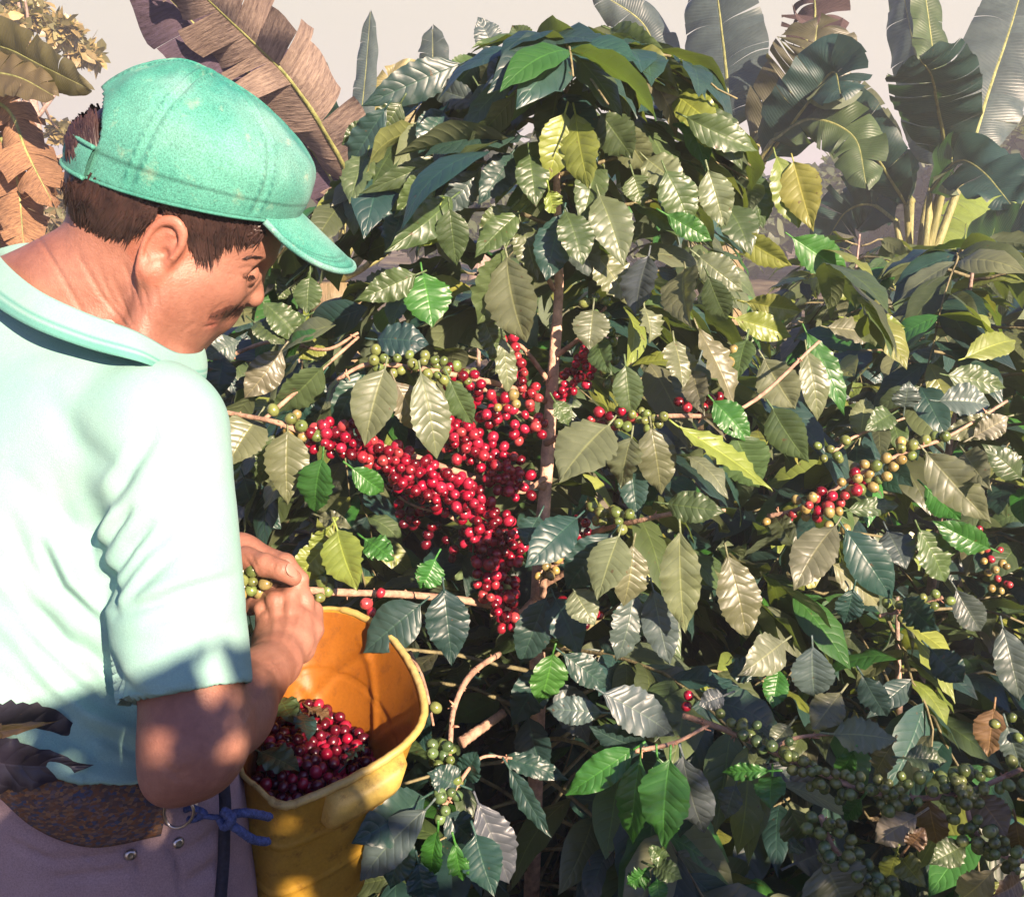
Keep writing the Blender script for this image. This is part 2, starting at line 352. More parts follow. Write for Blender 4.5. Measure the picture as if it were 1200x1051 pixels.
def relax(V, Q, it=2, lam=.5):
    E = np.concatenate([Q[:, [0, 1]], Q[:, [1, 2]], Q[:, [2, 3]], Q[:, [3, 0]]]); E = np.concatenate([E, E[:, ::-1]]); n = len(V)
    cnt = np.bincount(E[:, 0], minlength=n)[:, None] + 1e-9
    for _ in range(it):
        A = np.stack([np.bincount(E[:, 0], V[E[:, 1], k], n) for k in range(3)], 1) / cnt; V = V + lam * (A - V)
    return V
# ---------------------------------------------------------------- the man (posed through the points the photograph shows)
QS = float(os.environ.get('COARSE', '1'))
hp, hy, hro = math.radians(27), math.radians(24), math.radians(12)
Hf = np.array([math.cos(hp) * math.cos(hy), math.cos(hp) * math.sin(hy), -math.sin(hp)])
Hr = np.array([math.sin(hy), -math.cos(hy), 0]); Hu = np.cross(Hr, Hf); Hr, Hu = Hr * math.cos(hro) - Hu * math.sin(hro), Hu * math.cos(hro) + Hr * math.sin(hro); HR = np.stack([Hf, -Hr, Hu])
HC = P(213, 238, .94)
def HP(px, py, lat):
    D = ray(px, py); t = ((HC + Hr * lat - CAM) @ Hr) / (D @ Hr); return CAM + D * t
def HL(x, y, z): return HC + Hf * x - Hr * y + Hu * z          # head-local, y to his left
def mir(p): return p - 2 * Hr * ((p - HC) @ Hr)
tf = np.array([.78, .62, 0]); tf /= np.linalg.norm(tf); tr = np.array([tf[1], -tf[0], 0])
chest = P(88, 475, .98); shR = P(188, 505, .86); elR = P(228, 868, .80); wrR = P(322, 775, 1.0)
shL = chest - (shR - chest) * np.array([.95, .95, 1]); wrL = P(236, 668, 1.10); elL = P(120, 760, 1.22)
waist = P(100, 905, .95); hipc = P(105, 1020, .97)
neck0 = P(150, 318, .95); neck1 = P(72, 392, .965)
EYE = HP(289, 320, .031); EARC = HP(194, 291, .076)
ear_ax = unit(Hu * .97 + Hf * .26 + 0 * Hr); ear_n = unit(Hr * .92 - Hf * .38); ear_ax = unit(ear_ax - ear_n * (ear_ax @ ear_n)); ear_f = np.cross(ear_n, ear_ax)
if ear_f @ Hf < 0: ear_f = -ear_f
def ear_sdf(p, side):
    if side < 0: p = p - 2 * ((p - HC.astype(f32)) @ Hr.astype(f32))[:, None] * Hr.astype(f32)
    q = (p - EARC.astype(f32)) / f32(.86); x = q @ ear_f.astype(f32); y = q @ ear_ax.astype(f32); z = q @ ear_n.astype(f32)
    w = .0165 + .010 * np.clip(y / .03, -1, 1) * .35          # wider on top
    x0 = x + .002 + y * .06; r = np.sqrt((x0 / w) ** 2 + (y / .031) ** 2) + 1e-6
    ring = np.sqrt(((r - 1) * .019) ** 2 + (z - .012 + .15 * np.maximum(x0, 0)) ** 2) - .0040
    ring = np.where((x0 > .008) & (y < -.002), ring + .02 * np.clip((x0 - .008) / .008, 0, 1), ring)
    anti = np.sqrt(((np.sqrt(((x0 - .002) / (w * .6)) ** 2 + ((y + .001) / .0195) ** 2) - 1) * .012) ** 2 + (z - .0075) ** 2) - .0032
    anti = np.where(x0 > .006, anti + .01, anti)
    plate = np.maximum((r - 1) * .017, np.abs(z - .004 + .10 * x0) - .0035)
    lobe = np.linalg.norm(np.stack([(x0 - .004) / 1.0, (y + .0265) / 1.25, (z - .009) / .6], 1), axis=1) - .0085
    trag = np.linalg.norm(np.stack([x0 - .0135, (y + .004) / 1.4, z - .007], 1), axis=1) - .0048
    root = np.linalg.norm(np.stack([(x0 - .006), y / 1.9, (z + .004)], 1), axis=1) - .013
    d = smin(plate, ring, .003); d = smin(d, anti, .002); d = smin(d, lobe, .005); d = smin(d, trag, .004); d = smin(d, root, .004)
    hole = np.linalg.norm(np.stack([x0 - .006, (y + .004) / 1.3, z - .010], 1), axis=1) - .0062
    return smax(d, -hole, .003) * .86
def scalp(p):
    d = ell(p, HL(-.004, 0, .004), HR, (.101, .077, .094))
    d = smin(d, ell(p, HL(.046, 0, .002), HR, (.041, .060, .052)), .025)               # forehead / temples
    for s in (1, -1):
        g = (lambda q: q) if s > 0 else mir
        d = smin(d, rc(p, g(HP(205, 352, .052)), g(HP(220, 386, .014)), .024, .017), .022)     # jaw
        d = smin(d, sph(p, g(HP(255, 338, .040)), .023), .03)                                   # cheek
        d = smin(d, sph(p, g(HP(215, 325, .050)), .028), .03)
        d = smin(d, rc(p, g(HP(312, 300, .006)), g(HP(290, 302, .040)), .0085, .010), .010)      # brow ridge
    d = smin(d, rc(p, HP(266, 314, 0), HP(243, 358, 0), .031, .026), .018)                       # mid face
    d = smin(d, sph(p, HP(249, 357, 0), .0225), .024)                                            # muzzle
    d = smin(d, sph(p, HP(224, 391, 0), .0170), .018)                                            # chin
    for s in (1, -1):
        g = (lambda q: q) if s > 0 else mir
        d = smax(d, -sph(p, g(HP(303, 323, .036)), .0135), .012)                                 # eye socket
        d = smin(d, sph(p, g(EYE), .0125), .003)
    e1 = rc(p, HP(301, 311, 0), HP(297, 343, 0), .0075, .0100); d = smin(d, e1, .007)
    d = smin(d, sph(p, HP(296, 348, 0), .0108), .005)                                         # nose
    for s in (1, -1):
        g = (lambda q: q) if s > 0 else mir
        d = smin(d, sph(p, g(HP(283, 346, .0125)), .0072), .005)
        d = smax(d, -sph(p, g(HP(288, 358, .006)), .0035), .002)
        d = smin(d, rc(p, g(HP(252, 375, .0)), g(HP(240, 377, .019)), .0062, .003), .003)         # upper lip
        d = smin(d, rc(p, g(HP(244, 383, .0)), g(HP(235, 384, .017)), .0062, .003), .003)         # lower lip
    return d
def head_sdf(p):
    d = scalp(p)
    for s in (1, -1): d = smin(d, near(p, EARC if s > 0 else mir(EARC), .045, lambda q: ear_sdf(q, s)), .003)
    return d
def neck_sdf(p):
    d = rc(p, neck0, neck1, .060, .070)
    d = smin(d, rc(p, P(200, 372, .945), P(150, 430, .965), .040, .05), .03)
    d = smin(d, rc(p, P(120, 300, .93), P(30, 350, .97), .030, .045), .03)                # nape
    d = smin(d, rc(p, P(190, 330, .895), P(160, 405, .90), .012, .016), .02)                # neck muscle
    return d
def torso_sdf(p):
    d = rc(p, P(86, 540, .975), P(85, 640, .97), .125, .120)
    d = smin(d, rc(p, P(85, 640, .97), waist, .120, .108), .05)
    bk = tr
    d = smin(d, rc(p, P(140, 530, .93), P(135, 640, .93), .085, .085), .05)
    d = smin(d, rc(p, P(20, 530, 1.04), P(30, 640, 1.03), .090, .09), .05)
    d = smin(d, rc(p, shR + np.array([-.02, .02, -.005]), chest + np.array([0, 0, .02]), .050, .070), .04)
    d = smin(d, rc(p, shL, chest + np.array([0, 0, .02]), .052, .070), .04)
    d = smin(d, rc(p, waist, hipc, .108, .12), .05)
    return d + .035 * np.clip((1.15 - p[:, 2]) / .08, 0, 1) * (d > -.08)
FING = []
def finger(p, pts, r):
    d = None
    for a, b, ra, rb in zip(pts[:-1], pts[1:], r[:-1], r[1:]):
        e = rc(p, a, b, ra, rb); d = e if d is None else smin(d, e, .002)
    return d
# right hand: its back towards us, fingers hooked over the branch, thumb towards the bush
hR = [P(332, 742, 1.055), P(337, 722, 1.075)]
R_F = [([P(357, 728, 1.06), P(357, 706, 1.07), P(343, 698, 1.10), P(332, 703, 1.115)], [.0105, .0100, .0090, .0080]),
       ([P(341, 720, 1.05), P(340, 699, 1.06), P(328, 691, 1.09), P(318, 697, 1.11)], [.0108, .0102, .0092, .0082]),
       ([P(325, 722, 1.05), P(322, 703, 1.055), P(311, 696, 1.085), P(302, 702, 1.10)], [.0104, .0098, .0088, .0078]),
       ([P(311, 730, 1.055), P(307, 713, 1.06), P(298, 708, 1.08), P(291, 713, 1.09)], [.0092, .0086, .0078, .0068]),
       ([P(352, 760, 1.05), P(366, 738, 1.065), P(367, 716, 1.085), P(360, 703, 1.10)], [.014, .0125, .0108, .0088])]
def handR(p):
    d = rc(p, wrR, P(330, 752, 1.045), .026, .030, unit(P(330, 752, 1.045) - P(334, 752, 1.3)), .72)
    d = smin(d, rc(p, P(345, 748, 1.04), P(350, 728, 1.055), .021, .016), .012)
    d = smin(d, rc(p, P(322, 750, 1.045), P(318, 728, 1.055), .020, .014), .012)
    for k, (a, r) in enumerate(R_F): d = smin(smin(d, finger(p, a, r), .0022 if k < 4 else .006), sph(p, a[0], r[0] * 1.12), .004)
    return d
L_F = [([P(312, 652, 1.085), P(334, 660, 1.07), P(352, 679, 1.068), P(353, 698, 1.072)], [.0115, .0105, .0092, .0078]),     # index over the branch
       ([P(302, 662, 1.115), P(318, 690, 1.11), P(322, 704, 1.095), P(316, 706, 1.08)], [.0112, .0102, .009, .008]),
       ([P(292, 668, 1.12), P(304, 694, 1.115), P(306, 708, 1.10), P(300, 709, 1.088)], [.0108, .0098, .0088, .0078]),
       ([P(282, 674, 1.12), P(290, 696, 1.115), P(290, 709, 1.10), P(285, 709, 1.09)], [.0095, .0085, .0075, .0068]),
       ([P(288, 655, 1.065), P(310, 662, 1.048), P(330, 668, 1.042), P(344, 677, 1.046)], [.0140, .0120, .0112, .0088])]      # thumb in front, nail up
def handL(p):
    d = rc(p, wrL, P(280, 656, 1.09), .024, .030, unit(FWD), .7)
    d = smin(d, rc(p, P(280, 652, 1.085), P(308, 655, 1.085), .021, .015), .012)
    for k, (a, r) in enumerate(L_F): d = smin(smin(d, finger(p, a, r), .0022), sph(p, a[1], r[1] * 1.08), .003)
    return d
def armR_sdf(p):
    d = rc(p, shR, elR, .049, .0390)
    d = smin(d, rc(p, elR, elR + (wrR - elR) * .35, .0390, .0385), .02)
    d = smin(d, rc(p, elR + (wrR - elR) * .35, wrR, .0385, .0245), .02)
    d = smin(d, sph(p, elR + np.array([-.002, -.012, -.008]), .029), .02); d = smin(d, sph(p, P(196, 915, .785), .017), .018)
    return d
def armL_sdf(p):
    return smin(rc(p, shL, elL, .05, .040), smin(rc(p, elL, elL + (wrL - elL) * .4, .040, .038), rc(p, elL + (wrL - elL) * .4, wrL, .038, .025), .02), .02)
handRc = P(335, 728, 1.07); handLc = P(312, 676, 1.09)
def body_sdf(p):
    d = smin(torso_sdf(p), armR_sdf(p), .025); d = smin(d, armL_sdf(p), .025)
    d = smin(d, neck_sdf(p), .03)
    d = smin(d, near(p, HC, .19, head_sdf, .05), .022)
    d = smin(d, near(p, handRc, .10, handR), .012); d = smin(d, near(p, handLc, .10, handL), .012)
    return d
def face_sdf(p): return smin(head_sdf(p), neck_sdf(p), .022)
def groove(V, N, segs, facing=.0):
    """push vertices in (depth>0) or out along the surface where they lie near polylines given in the photograph's pixels;
    widths in metres; only the side turned this way"""
    pr, d = proj(V); out = np.zeros(len(V)); view = unit(CAM - V); ok = (N * view).sum(1) > facing
    for pts, w, dep in segs:
        pts = np.asarray(pts, float); best = np.full(len(V), 1e9); taper = np.ones(len(V)); tot = len(pts) - 1
        for k in range(tot):
            a, b = pts[k], pts[k + 1]; ab = b - a; h = np.clip(((pr - a) @ ab) / (ab @ ab), 0, 1)
            dd = np.linalg.norm(pr - a - h[:, None] * ab, axis=1) * d / F; m = dd < best
            best[m] = dd[m]; s = (k + h) / tot; taper[m] = np.clip(np.sin(np.pi * (.06 + .88 * s[m])), 0, 1) ** .6
        out += np.where(ok, dep * (1.45 if abs(dep) > .0024 else 1) * taper * np.exp(-(best / w) ** 2), 0)
    return V - N * out[:, None]
def box_of(pts, pad): pts = np.array(pts); return pts.min(0) - pad, pts.max(0) + pad
lo = np.array([-.86, .58, .86]); hi = np.array([-.18, 1.38, 1.78])
V, Q = sparse_nets(body_sdf, lo, hi, .0024 * QS); V = relax(V, Q, 1)
# legs inside the trousers are not needed above the waist cut; the trousers carry them on
N = vnormals(V, Q)
skinlines = [([(35, 262), (70, 320), (100, 372)], .0018, .0016), ([(92, 300), (118, 345), (150, 385), (166, 410)], .0013, .0022), ([(112, 305), (130, 350), (150, 372)], .0012, .0014),
             ([(152, 318), (160, 345), (168, 372)], .0010, .0015), ([(162, 318), (172, 350), (174, 385)], .0010, .0013), ([(182, 335), (184, 352), (186, 372)], .0010, .0012), ([(203, 330), (202, 352), (204, 372)], .001, .0011),
             ([(143, 305), (150, 322), (155, 350)], .0010, .0010), ([(130, 320), (142, 350), (160, 392)], .0012, .0013),
             ([(264, 354), (254, 362), (244, 372)], .0022, .0008), ([(208, 394), (220, 384), (230, 378)], .0022, .0007),
             ([(254, 380), (247, 382), (238, 384)], .0010, .0018), ([(282, 322), (289, 324), (297, 324)], .0009, .0018), ([(280, 316), (290, 313), (298, 314)], .0010, .0014),
             ([(276, 322), (270, 322), (262, 319)], .0010, .0009), ([(277, 326), (270, 329), (264, 331)], .0010, .0008)]
hand_lines = [([(322, 706), (322, 730), (318, 752)], .0022, -.0012), ([(340, 702), (338, 728), (330, 755)], .0022, -.0014), ([(355, 708), (350, 730), (338, 758)], .0022, -.0012), ([(331, 704), (330, 722)], .0020, .0016), ([(348, 704), (345, 722)], .0020, .0016), ([(313, 712), (314, 728)], .0020, .0014), ([(335, 765), (310, 800), (285, 850)], .0018, -.0012), ([(318, 770), (322, 790), (300, 830)], .0015, -.0009), ([(310, 778), (330, 776), (345, 768)], .0012, .0010), ([(308, 784), (328, 782), (343, 774)], .0010, .0008), ([(188, 893), (206, 906), (226, 902)], .0025, .0010), ([(192, 902), (210, 914), (230, 908)], .0025, .0009), ([(286, 652), (296, 668), (302, 680)], .0012, .0016), ([(293, 647), (300, 662), (304, 672)], .0012, .0012), ([(318, 650), (322, 660), (320, 668)], .0012, .0015), ([(324, 672), (328, 664), (326, 658)], .001, .0012),
              ([(335, 664), (337, 670), (336, 676)], .0010, .0010)]
V = groove(V, N, skinlines + hand_lines, .05)
pr, dd = proj(V)
tint = np.ones((len(V), 3))
lipm = np.exp(-((pr[:, 0] - 250) ** 2 / 60 + (pr[:, 1] - 380) ** 2 / 40)); tint *= 1 - lipm[:, None] * np.array([.12, .35, .3])
stub = np.exp(-((pr[:, 0] - 238) ** 2 / 500 + (pr[:, 1] - 388) ** 2 / 260)); tint *= 1 - stub[:, None] * .16
eard = np.linalg.norm(V - EARC, axis=1); tint[eard < .036] *= (1.1, .95, .9)
def in_poly(q, poly):
    x, y = q[:, 0], q[:, 1]; c = np.zeros(len(q), bool); j = len(poly) - 1
    for i in range(len(poly)):
        (xi, yi), (xj, yj) = poly[i], poly[j]; k = ((yi > y) != (yj > y)); c ^= k & (x < (xj - xi) * (y - yi) / (yj - yi + 1e-9) + xi); j = i
    return c
hm = in_poly(pr, [(66, 244), (104, 266), (132, 270), (160, 260), (200, 248), (216, 250), (226, 276), (240, 288), (256, 280), (300, 268), (312, 262), (330, 240), (300, 100), (150, 60), (40, 130)]) & ((V - HC) @ Hu > -.075) & (np.linalg.norm(V - EARC, axis=1) > .029) & (np.linalg.norm(V - HC, axis=1) < .16)
mh = in_poly(pr, [(286, 357), (270, 358), (254, 364), (246, 368), (244, 374), (252, 376), (262, 373), (280, 368)]); tint[mh] *= (.45, .42, .45)
tint[hm] = (.07, .06, .065)
hidden = (pr[:, 1] > 470) & (pr[:, 0] < 155) & (dd > .5)
person = mk_mesh('person', V, Q.astype(np.int32), M_SKIN, None, None, tint)
tag(person, 'man in a green cap and aqua polo shirt bending over to pick coffee cherries', 'person')
# nails and eye
def patch(name, c, n, ax, la, lb, mat, dome=.002, parent=person):
    n = unit(n); ax = unit(ax - n * (ax @ n)); sd = np.cross(n, ax); mb = MB(); k = 9
    u, v = np.meshgrid(np.linspace(-1, 1, k), np.linspace(-1, 1, k)); x = u * np.sqrt(1 - v * v / 2); y = v * np.sqrt(1 - u * u / 2)
    Z = dome * (1 - x * x - .3 * y * y)
    Vn = c + x[..., None] * sd * lb + y[..., None] * ax * la + Z[..., None] * n
    mb.add(Vn.reshape(-1, 3), grid_faces(k, k)); return mb.build(name, mat, parent)
tn = march(body_sdf, 341, 668, .8, 1.3)[0]; tg = grad(body_sdf, tn[None])[0]
patch('thumbnail', tn + tg * .0005, tg, P(347, 680, 1.046) - P(332, 666, 1.046), .0078, .0062, M_NAIL, .0018)
# ---------------------------------------------------------------- hair: clumps of strands laid on the head
def strand_mesh(name, starts, ends, f, mat, parent, w0, lift, nseg=6, curl=0, mirror=True, split=False):
    """strands whose two ends are given in the photograph's pixels, laid over surface f"""
    n = len(starts); t = np.linspace(0, 1, nseg)[None, :, None]
    mid = (starts + ends) / 2 + rng.normal(0, curl, (n, 2)); pp = (1 - t) ** 2 * starts[:, None] + 2 * t * (1 - t) * mid[:, None] + t ** 2 * ends[:, None]
    pts = march(f, pp[..., 0].ravel(), pp[..., 1].ravel(), .5, 1.25).reshape(n, nseg, 3)
    ok = ~np.isnan(pts).any((1, 2)); ok &= (np.linalg.norm(np.diff(pts, axis=1), axis=2).max(1) < .014); pts = pts[ok]; n = len(pts)
    Nn = grad(f, pts.reshape(-1, 3)).reshape(n, nseg, 3)
    L = lift * rng.uniform(.35, 1.15, (n, 1, 1)) * (1 - .55 * t); pts = pts + Nn * L
    tg = unit(np.gradient(pts, axis=1)); sd = unit(np.cross(tg, Nn)); w = w0 * rng.uniform(.6, 1.3, (n, 1, 1)) * (1 - t ** 1.6) + w0 * .08
    mb = MB(); A = pts - sd * w; B = pts + sd * w; Cc = pts + Nn * w * .9
    ring = np.stack([A, Cc, B], 2).reshape(-1, 3)           # n*nseg*3
    b = (np.arange(n)[:, None] * nseg + np.arange(nseg - 1)[None])[..., None] * 3; fc = np.array([[0, 1, 4, 3], [1, 2, 5, 4]])
    Qd = (b[..., None] + fc[None, None]).reshape(-1, 4)
    mb.add(ring, Qd)
    if split:
        m2 = MB(); m2.add(ring - 2 * ((ring - HC) @ Hr)[:, None] * Hr, Qd[:, ::-1]); m2.build(name, mat, parent)
    elif mirror:
        r2 = ring - 2 * ((ring - HC) @ Hr)[:, None] * Hr; mb.add(r2, Qd[:, ::-1])
    return mb.build(name, mat, parent)
def band(n, top, bot, jx=6, jy=5, slant=0):
    """n strands from polyline top to polyline bot"""
    u = rng.uniform(0, 1, n); T = np.array(top, float); Bq = np.array(bot, float)
    def at(Lp, u):
        s = u * (len(Lp) - 1); i = np.minimum(s.astype(int), len(Lp) - 2); f = (s - i)[:, None]; return Lp[i] * (1 - f) + Lp[i + 1] * f
    s = at(T, u); e = at(Bq, np.clip(u + rng.normal(0, .03, n), 0, 1)); k = rng.uniform(0, .45, (n, 1)); s = s + (e - s) * k * rng.integers(0, 2, (n, 1))
    e = s + (e - s) * rng.uniform(.7, 1.12, (n, 1)); return s + rng.normal(0, 1, (n, 2)) * (jx * .4, jy * .4), e + rng.normal(0, 1, (n, 2)) * (jx, jy)
S, E = [], []
for args in [(1400, [(96, 202), (128, 219), (160, 233), (185, 243)], [(70, 248), (104, 272), (132, 276), (163, 268)], 5, 6),
             (700, [(76, 212), (92, 216), (108, 222)], [(66, 236), (76, 256), (100, 270)], 3, 5),
             (400, [(86, 165), (92, 170), (100, 190)], [(90, 205), (98, 206), (104, 208)], 2, 3),
             (1300, [(116, 128), (108, 134), (98, 146), (88, 162)], [(116, 200), (108, 202), (100, 204), (90, 204)], 2.5, 2),
             (520, [(214, 250), (238, 254), (262, 257)], [(228, 284), (240, 306), (262, 284)], 4, 9),
             (420, [(252, 254), (280, 260), (306, 264)], [(252, 290), (284, 280), (298, 276)], 4, 7),
             (260, [(190, 238), (206, 240), (220, 244)], [(196, 250), (212, 256), (226, 280)], 4, 4)]:
    a, b = band(*args); S.append(a); E.append(b)
hair = strand_mesh('hair', np.vstack(S), np.vstack(E), lambda p: scalp(p) , M_HAIR, person, .0011, .0075, curl=3)
tag(hair, 'short dark brown hair showing below the cap')
a, b = band(800, [(284, 357), (270, 359), (255, 365), (243, 369)], [(278, 368), (266, 374), (254, 378), (241, 382)], 2.0, 1.8)
strand_mesh('moustache', a, b, scalp, M_HAIR, person, .00042, .0032, nseg=4, curl=1)
a, b = band(90, [(283, 304), (292, 301), (303, 300)], [(288, 302), (298, 300), (310, 303)], 1.2, 1.2)
strand_mesh('eyebrow', a, b, scalp, M_HAIR, person, .0004, .0016, nseg=4, curl=1, split=True)
a, b = band(34, [(283, 321), (290, 323), (297, 322)], [(285, 326), (293, 329), (301, 326)], .5, .8)
strand_mesh('eyelashes', a, b, scalp, M_HAIR, person, .0004, .0022, nseg=4, split=True)
# ---------------------------------------------------------------- cap
cap = new_obj('cap', None, person) if False else None
CA, CB, CH = .106, .092, .122; CBK = .099
def rim_z(x): return .014 + .25 * x
def cap_pt(ph, th, off=0.0):
    """ph round the head (0 = front), th 0 at the rim .. 1 at the button"""
    a = th * math.pi / 2; g = np.cos(a) ** .78; hgt = np.sin(a) ** .92
    c, s = np.cos(ph), np.sin(ph); ex = 1.0
    x = -.003 + (np.where(c > 0, CA, CBK) + off) * c * g - .018 * (1 - g); y = (CB + off) * s * g; rz = rim_z((CA) * c) * (1 - hgt) + hgt * .0
    # the soft crown bulges a little above the band and creases
    bul = .006 * np.sin(np.pi * np.clip(th * 1.6, 0, 1)) ** 1.2
    wr = .0018 * (1 - th) * np.sin(9 * ph + 14 * th) * np.sin(5 * ph - 9 * th + 1) * np.clip(th * 3, 0, 1)
    seam = np.abs(((ph / (math.pi / 3) + .5) % 1) - .5) * (math.pi / 3) * np.maximum(g, .05)   # distance to a panel seam, rad
    gr = -.0020 * np.exp(-(seam / .020) ** 2) + .0012 * np.exp(-((seam - .045) / .016) ** 2)
    k = bul + wr + gr * (th > .03)
    x = x + c * k; y = y + s * k; z = rz + (CH + off) * hgt + k * hgt
    return HC + Hf * x[..., None] - Hr * y[..., None] + Hu * z[..., None]
nph, nth = 241, 70
ph = np.linspace(-math.pi, math.pi, nph); th = np.linspace(0, 1, nth) ** .9 * .985
PH, TH = np.meshgrid(ph, th); Vc = cap_pt(PH, TH).reshape(-1, 3); Fc = grid_faces(nph, nth)
# arched opening at the back, above the strap
cph = PH.reshape(-1)[Fc].mean(1); cth = TH.reshape(-1)[Fc].mean(1); back = np.abs(np.abs(cph) - math.pi)
keep = ~((back < .60) & (cth > .13) & (cth < .13 + .21 * np.sqrt(np.clip(1 - (back / .60) ** 2, 0, 1))))
Fc = Fc[keep]; inner = cap_pt(PH, TH, -.0022).reshape(-1, 3); nV = len(Vc)
mb = MB(); fade = np.ones((nV, 3)); thf = TH.reshape(-1); phf = PH.reshape(-1)
seamd = np.abs(((phf / (math.pi / 3) + .5) % 1) - .5) * (math.pi / 3) * np.maximum(np.cos(thf * math.pi / 2), .08)
dash = (np.sin(thf * 260) > -.2)
fade[(np.abs(seamd - .05) < .010) & dash] *= (.45, .60, .62)
fade[(np.abs(thf - .115) < .006) ] *= .55
# bleached patches of the old cloth, the sunlit whitish crown painted in too
for (a0, t0, sa, st, am) in [(-.55, .55, .5, .22, .75), (-2.2, .62, .22, .08, 1.0), (-1.35, .78, .5, .22, .6), (-.2, .25, .3, .2, .5), (-1.0, .35, .35, .1, .3), (-1.9, .3, .3, .1, .25)]:
    wgt = am * np.exp(-((phf - a0) / sa) ** 2 - ((thf - t0) / st) ** 2); fade = fade * (1 - wgt[:, None]) + np.array([2.6, 1.25, 1.45]) * wgt[:, None]
edges = {}
mb.add(Vc, Fc[:, ::-1], None, None, fade); mb.add(inner, Fc, None, None, fade * .6)
# close the open borders between the outer and inner skins
from collections import Counter
ec = Counter(); eo = {}
for q in Fc:
    for k in range(4):
        a_, b_ = int(q[k]), int(q[(k + 1) % 4]); e = (min(a_, b_), max(a_, b_)); ec[e] += 1; eo[e] = (a_, b_)
bq = [(a_, b_, b_ + nV, a_ + nV) for e, (a_, b_) in eo.items() if ec[e] == 1]
mb.Q.append(np.array(bq))
cap = mb.build('cap', M_CAP, person); tag(cap, 'faded sea green baseball cap with stitched panels')
# band edge + strap
mb = MB(); pts = cap_pt(np.linspace(-math.pi, math.pi, 120), np.full(120, .004), .0008); tube(mb, pts, .0016, seg=6, cap=False, ti=(.8, .85, .85)); mb.build('hem_piping', M_CAP, cap)
arc = np.linspace(math.pi - .64, math.pi + .64, 60)
mb = MB(); hgt = np.linspace(0, 1, 7)
g = np.array([[cap_pt(np.array(a_), np.array(.0 + .115 * h_), .0050 + .0015 * math.sin(h_ * math.pi)) for a_ in arc] for h_ in hgt]); mb.add(g.reshape(-1, 3), grid_faces(60, 7)); 
g2 = np.array([[cap_pt(np.array(a_), np.array(.0 + .115 * h_), .0030) for a_ in arc] for h_ in hgt]); mb.add(g2.reshape(-1, 3), grid_faces(60, 7)[:, ::-1], ti=(.6, .6, .6))
for hh in (0, 6): tube(mb, g[hh], .0022, seg=5)
mb.build('strap', M_CAP, cap)
# top button
mb = MB(); c = cap_pt(np.array(0.), np.array(1.0)); k = 14
u, v = np.meshgrid(np.linspace(0, 2 * math.pi, k), np.linspace(0, math.pi / 2, 6)); Vb = c + (Hf * (np.cos(u) * np.cos(v))[..., None] + Hr * (np.sin(u) * np.cos(v))[..., None]) * .0085 + Hu * (np.sin(v) * .004)[..., None]
mb.add(Vb.reshape(-1, 3), grid_faces(k, 6)); mb.build('button', M_CAP, cap)
# visor
nb, nl = 61, 26; s = np.linspace(-1, 1, nb); t = np.linspace(0, 1, nl); Sg, Tg = np.meshgrid(s, t)
ang = Sg * .90
bx = -.003 + CA * np.cos(ang); by = CB * np.sin(ang)
Ln = .071 * np.clip(1 - np.abs(Sg) ** 2.6, 0, 1) ** .55
X = bx + Ln * Tg; Y = by * (1 + .05 * Tg); Zv = rim_z(bx + .003) - .32 * Ln * Tg - 3.4 * (Y ** 2) * (.35 + .65 * Tg * Ln / .071) + .35 * 3.4 * by ** 2 - .0
def vis(off): return (HC + Hf * X[..., None] - Hr * Y[..., None] + Hu * (Zv + off + .0012)[..., None]).reshape(-1, 3)
mb = MB(); tv = np.ones((nb * nl, 3)); Tf = Tg.reshape(-1); Lf = Ln.reshape(-1)
for q in (.95, .90, .84, .76): tv[(np.abs(Tf - q) < .012)] *= .62
fadev = np.exp(-((Sg.reshape(-1) - .1) / .4) ** 2 - ((Tf - .45) / .4) ** 2) * .75; tv = tv * (1 - fadev[:, None]) + np.array([2.6, 1.3, 1.5]) * fadev[:, None]
top, bot = vis(.002), vis(-.0022); Fg = grid_faces(nb, nl)
mb.add(top, Fg[:, ::-1], None, None, tv); mb.add(bot, Fg, None, None, (1.6, 1.1, 1.1))
visor = mb.build('visor', M_CAP, cap)
mb = MB(); edge = (HC + Hf * X[-1][:, None] - Hr * Y[-1][:, None] + Hu * (Zv[-1] + .0012)[:, None]); tube(mb, edge, .0031, seg=8, ti=(2.7, 1.35, 1.5)); mb.build('visor_edge', M_CAP, visor)
# ---------------------------------------------------------------- polo shirt
slv_n = unit(elR - shR); hemc = P(228, 812, .80)
def shirt_outer(p):
    d = torso_sdf(p) - .010 - .035 * np.clip((1.15 - p[:, 2]) / .08, 0, 1)
    d = smin(d, rc(p, P(86, 700, .965), P(92, 920, .945), .128, .128), .05)                     # loose lower back
    d = smin(d, rc(p, P(110, 700, .93), P(125, 905, .915), .090, .100), .05)
    d = smin(d, rc(p, P(30, 412, .965), P(110, 425, .955), .07, .068), .03)
    slL = rc(p, shL, shL + (elL - shL) * .9, .062, .060); return smin(d, slL, .03)
nk_ax = unit(neck0 - neck1)
def shirt_sdf(p):
    d = shirt_outer(p)
    hem = 1.118 - p[:, 2] - .32 * (p[:, 0] + .34)         # below the hem
    lh = shL + (elL - shL) * .72; armdl = (p - lh.astype(f32)) @ unit(elL - shL).astype(f32); axl = rc(p, shL, elL, .09, .09)
    d = np.where((axl < 0) & (armdl > -.03), np.maximum(d, armdl), d); d = smax(d, hem, .004)
    armd = ((p - hemc.astype(f32)) @ slv_n.astype(f32))
    sl = rc(p, shR, P(222, 860, .80), .0585, .0535); arm_in = rc(p, shR, elR, .0505, .0455)
    sl = smax(smax(sl, armd, .003), -np.maximum(arm_in, -(armd + .05)), .002); d = smin(d, sl, .020)
    return smax(d, -(rc(p, neck1 + nk_ax * -.03, neck0 + nk_ax * .1, .070, .062)), .006)
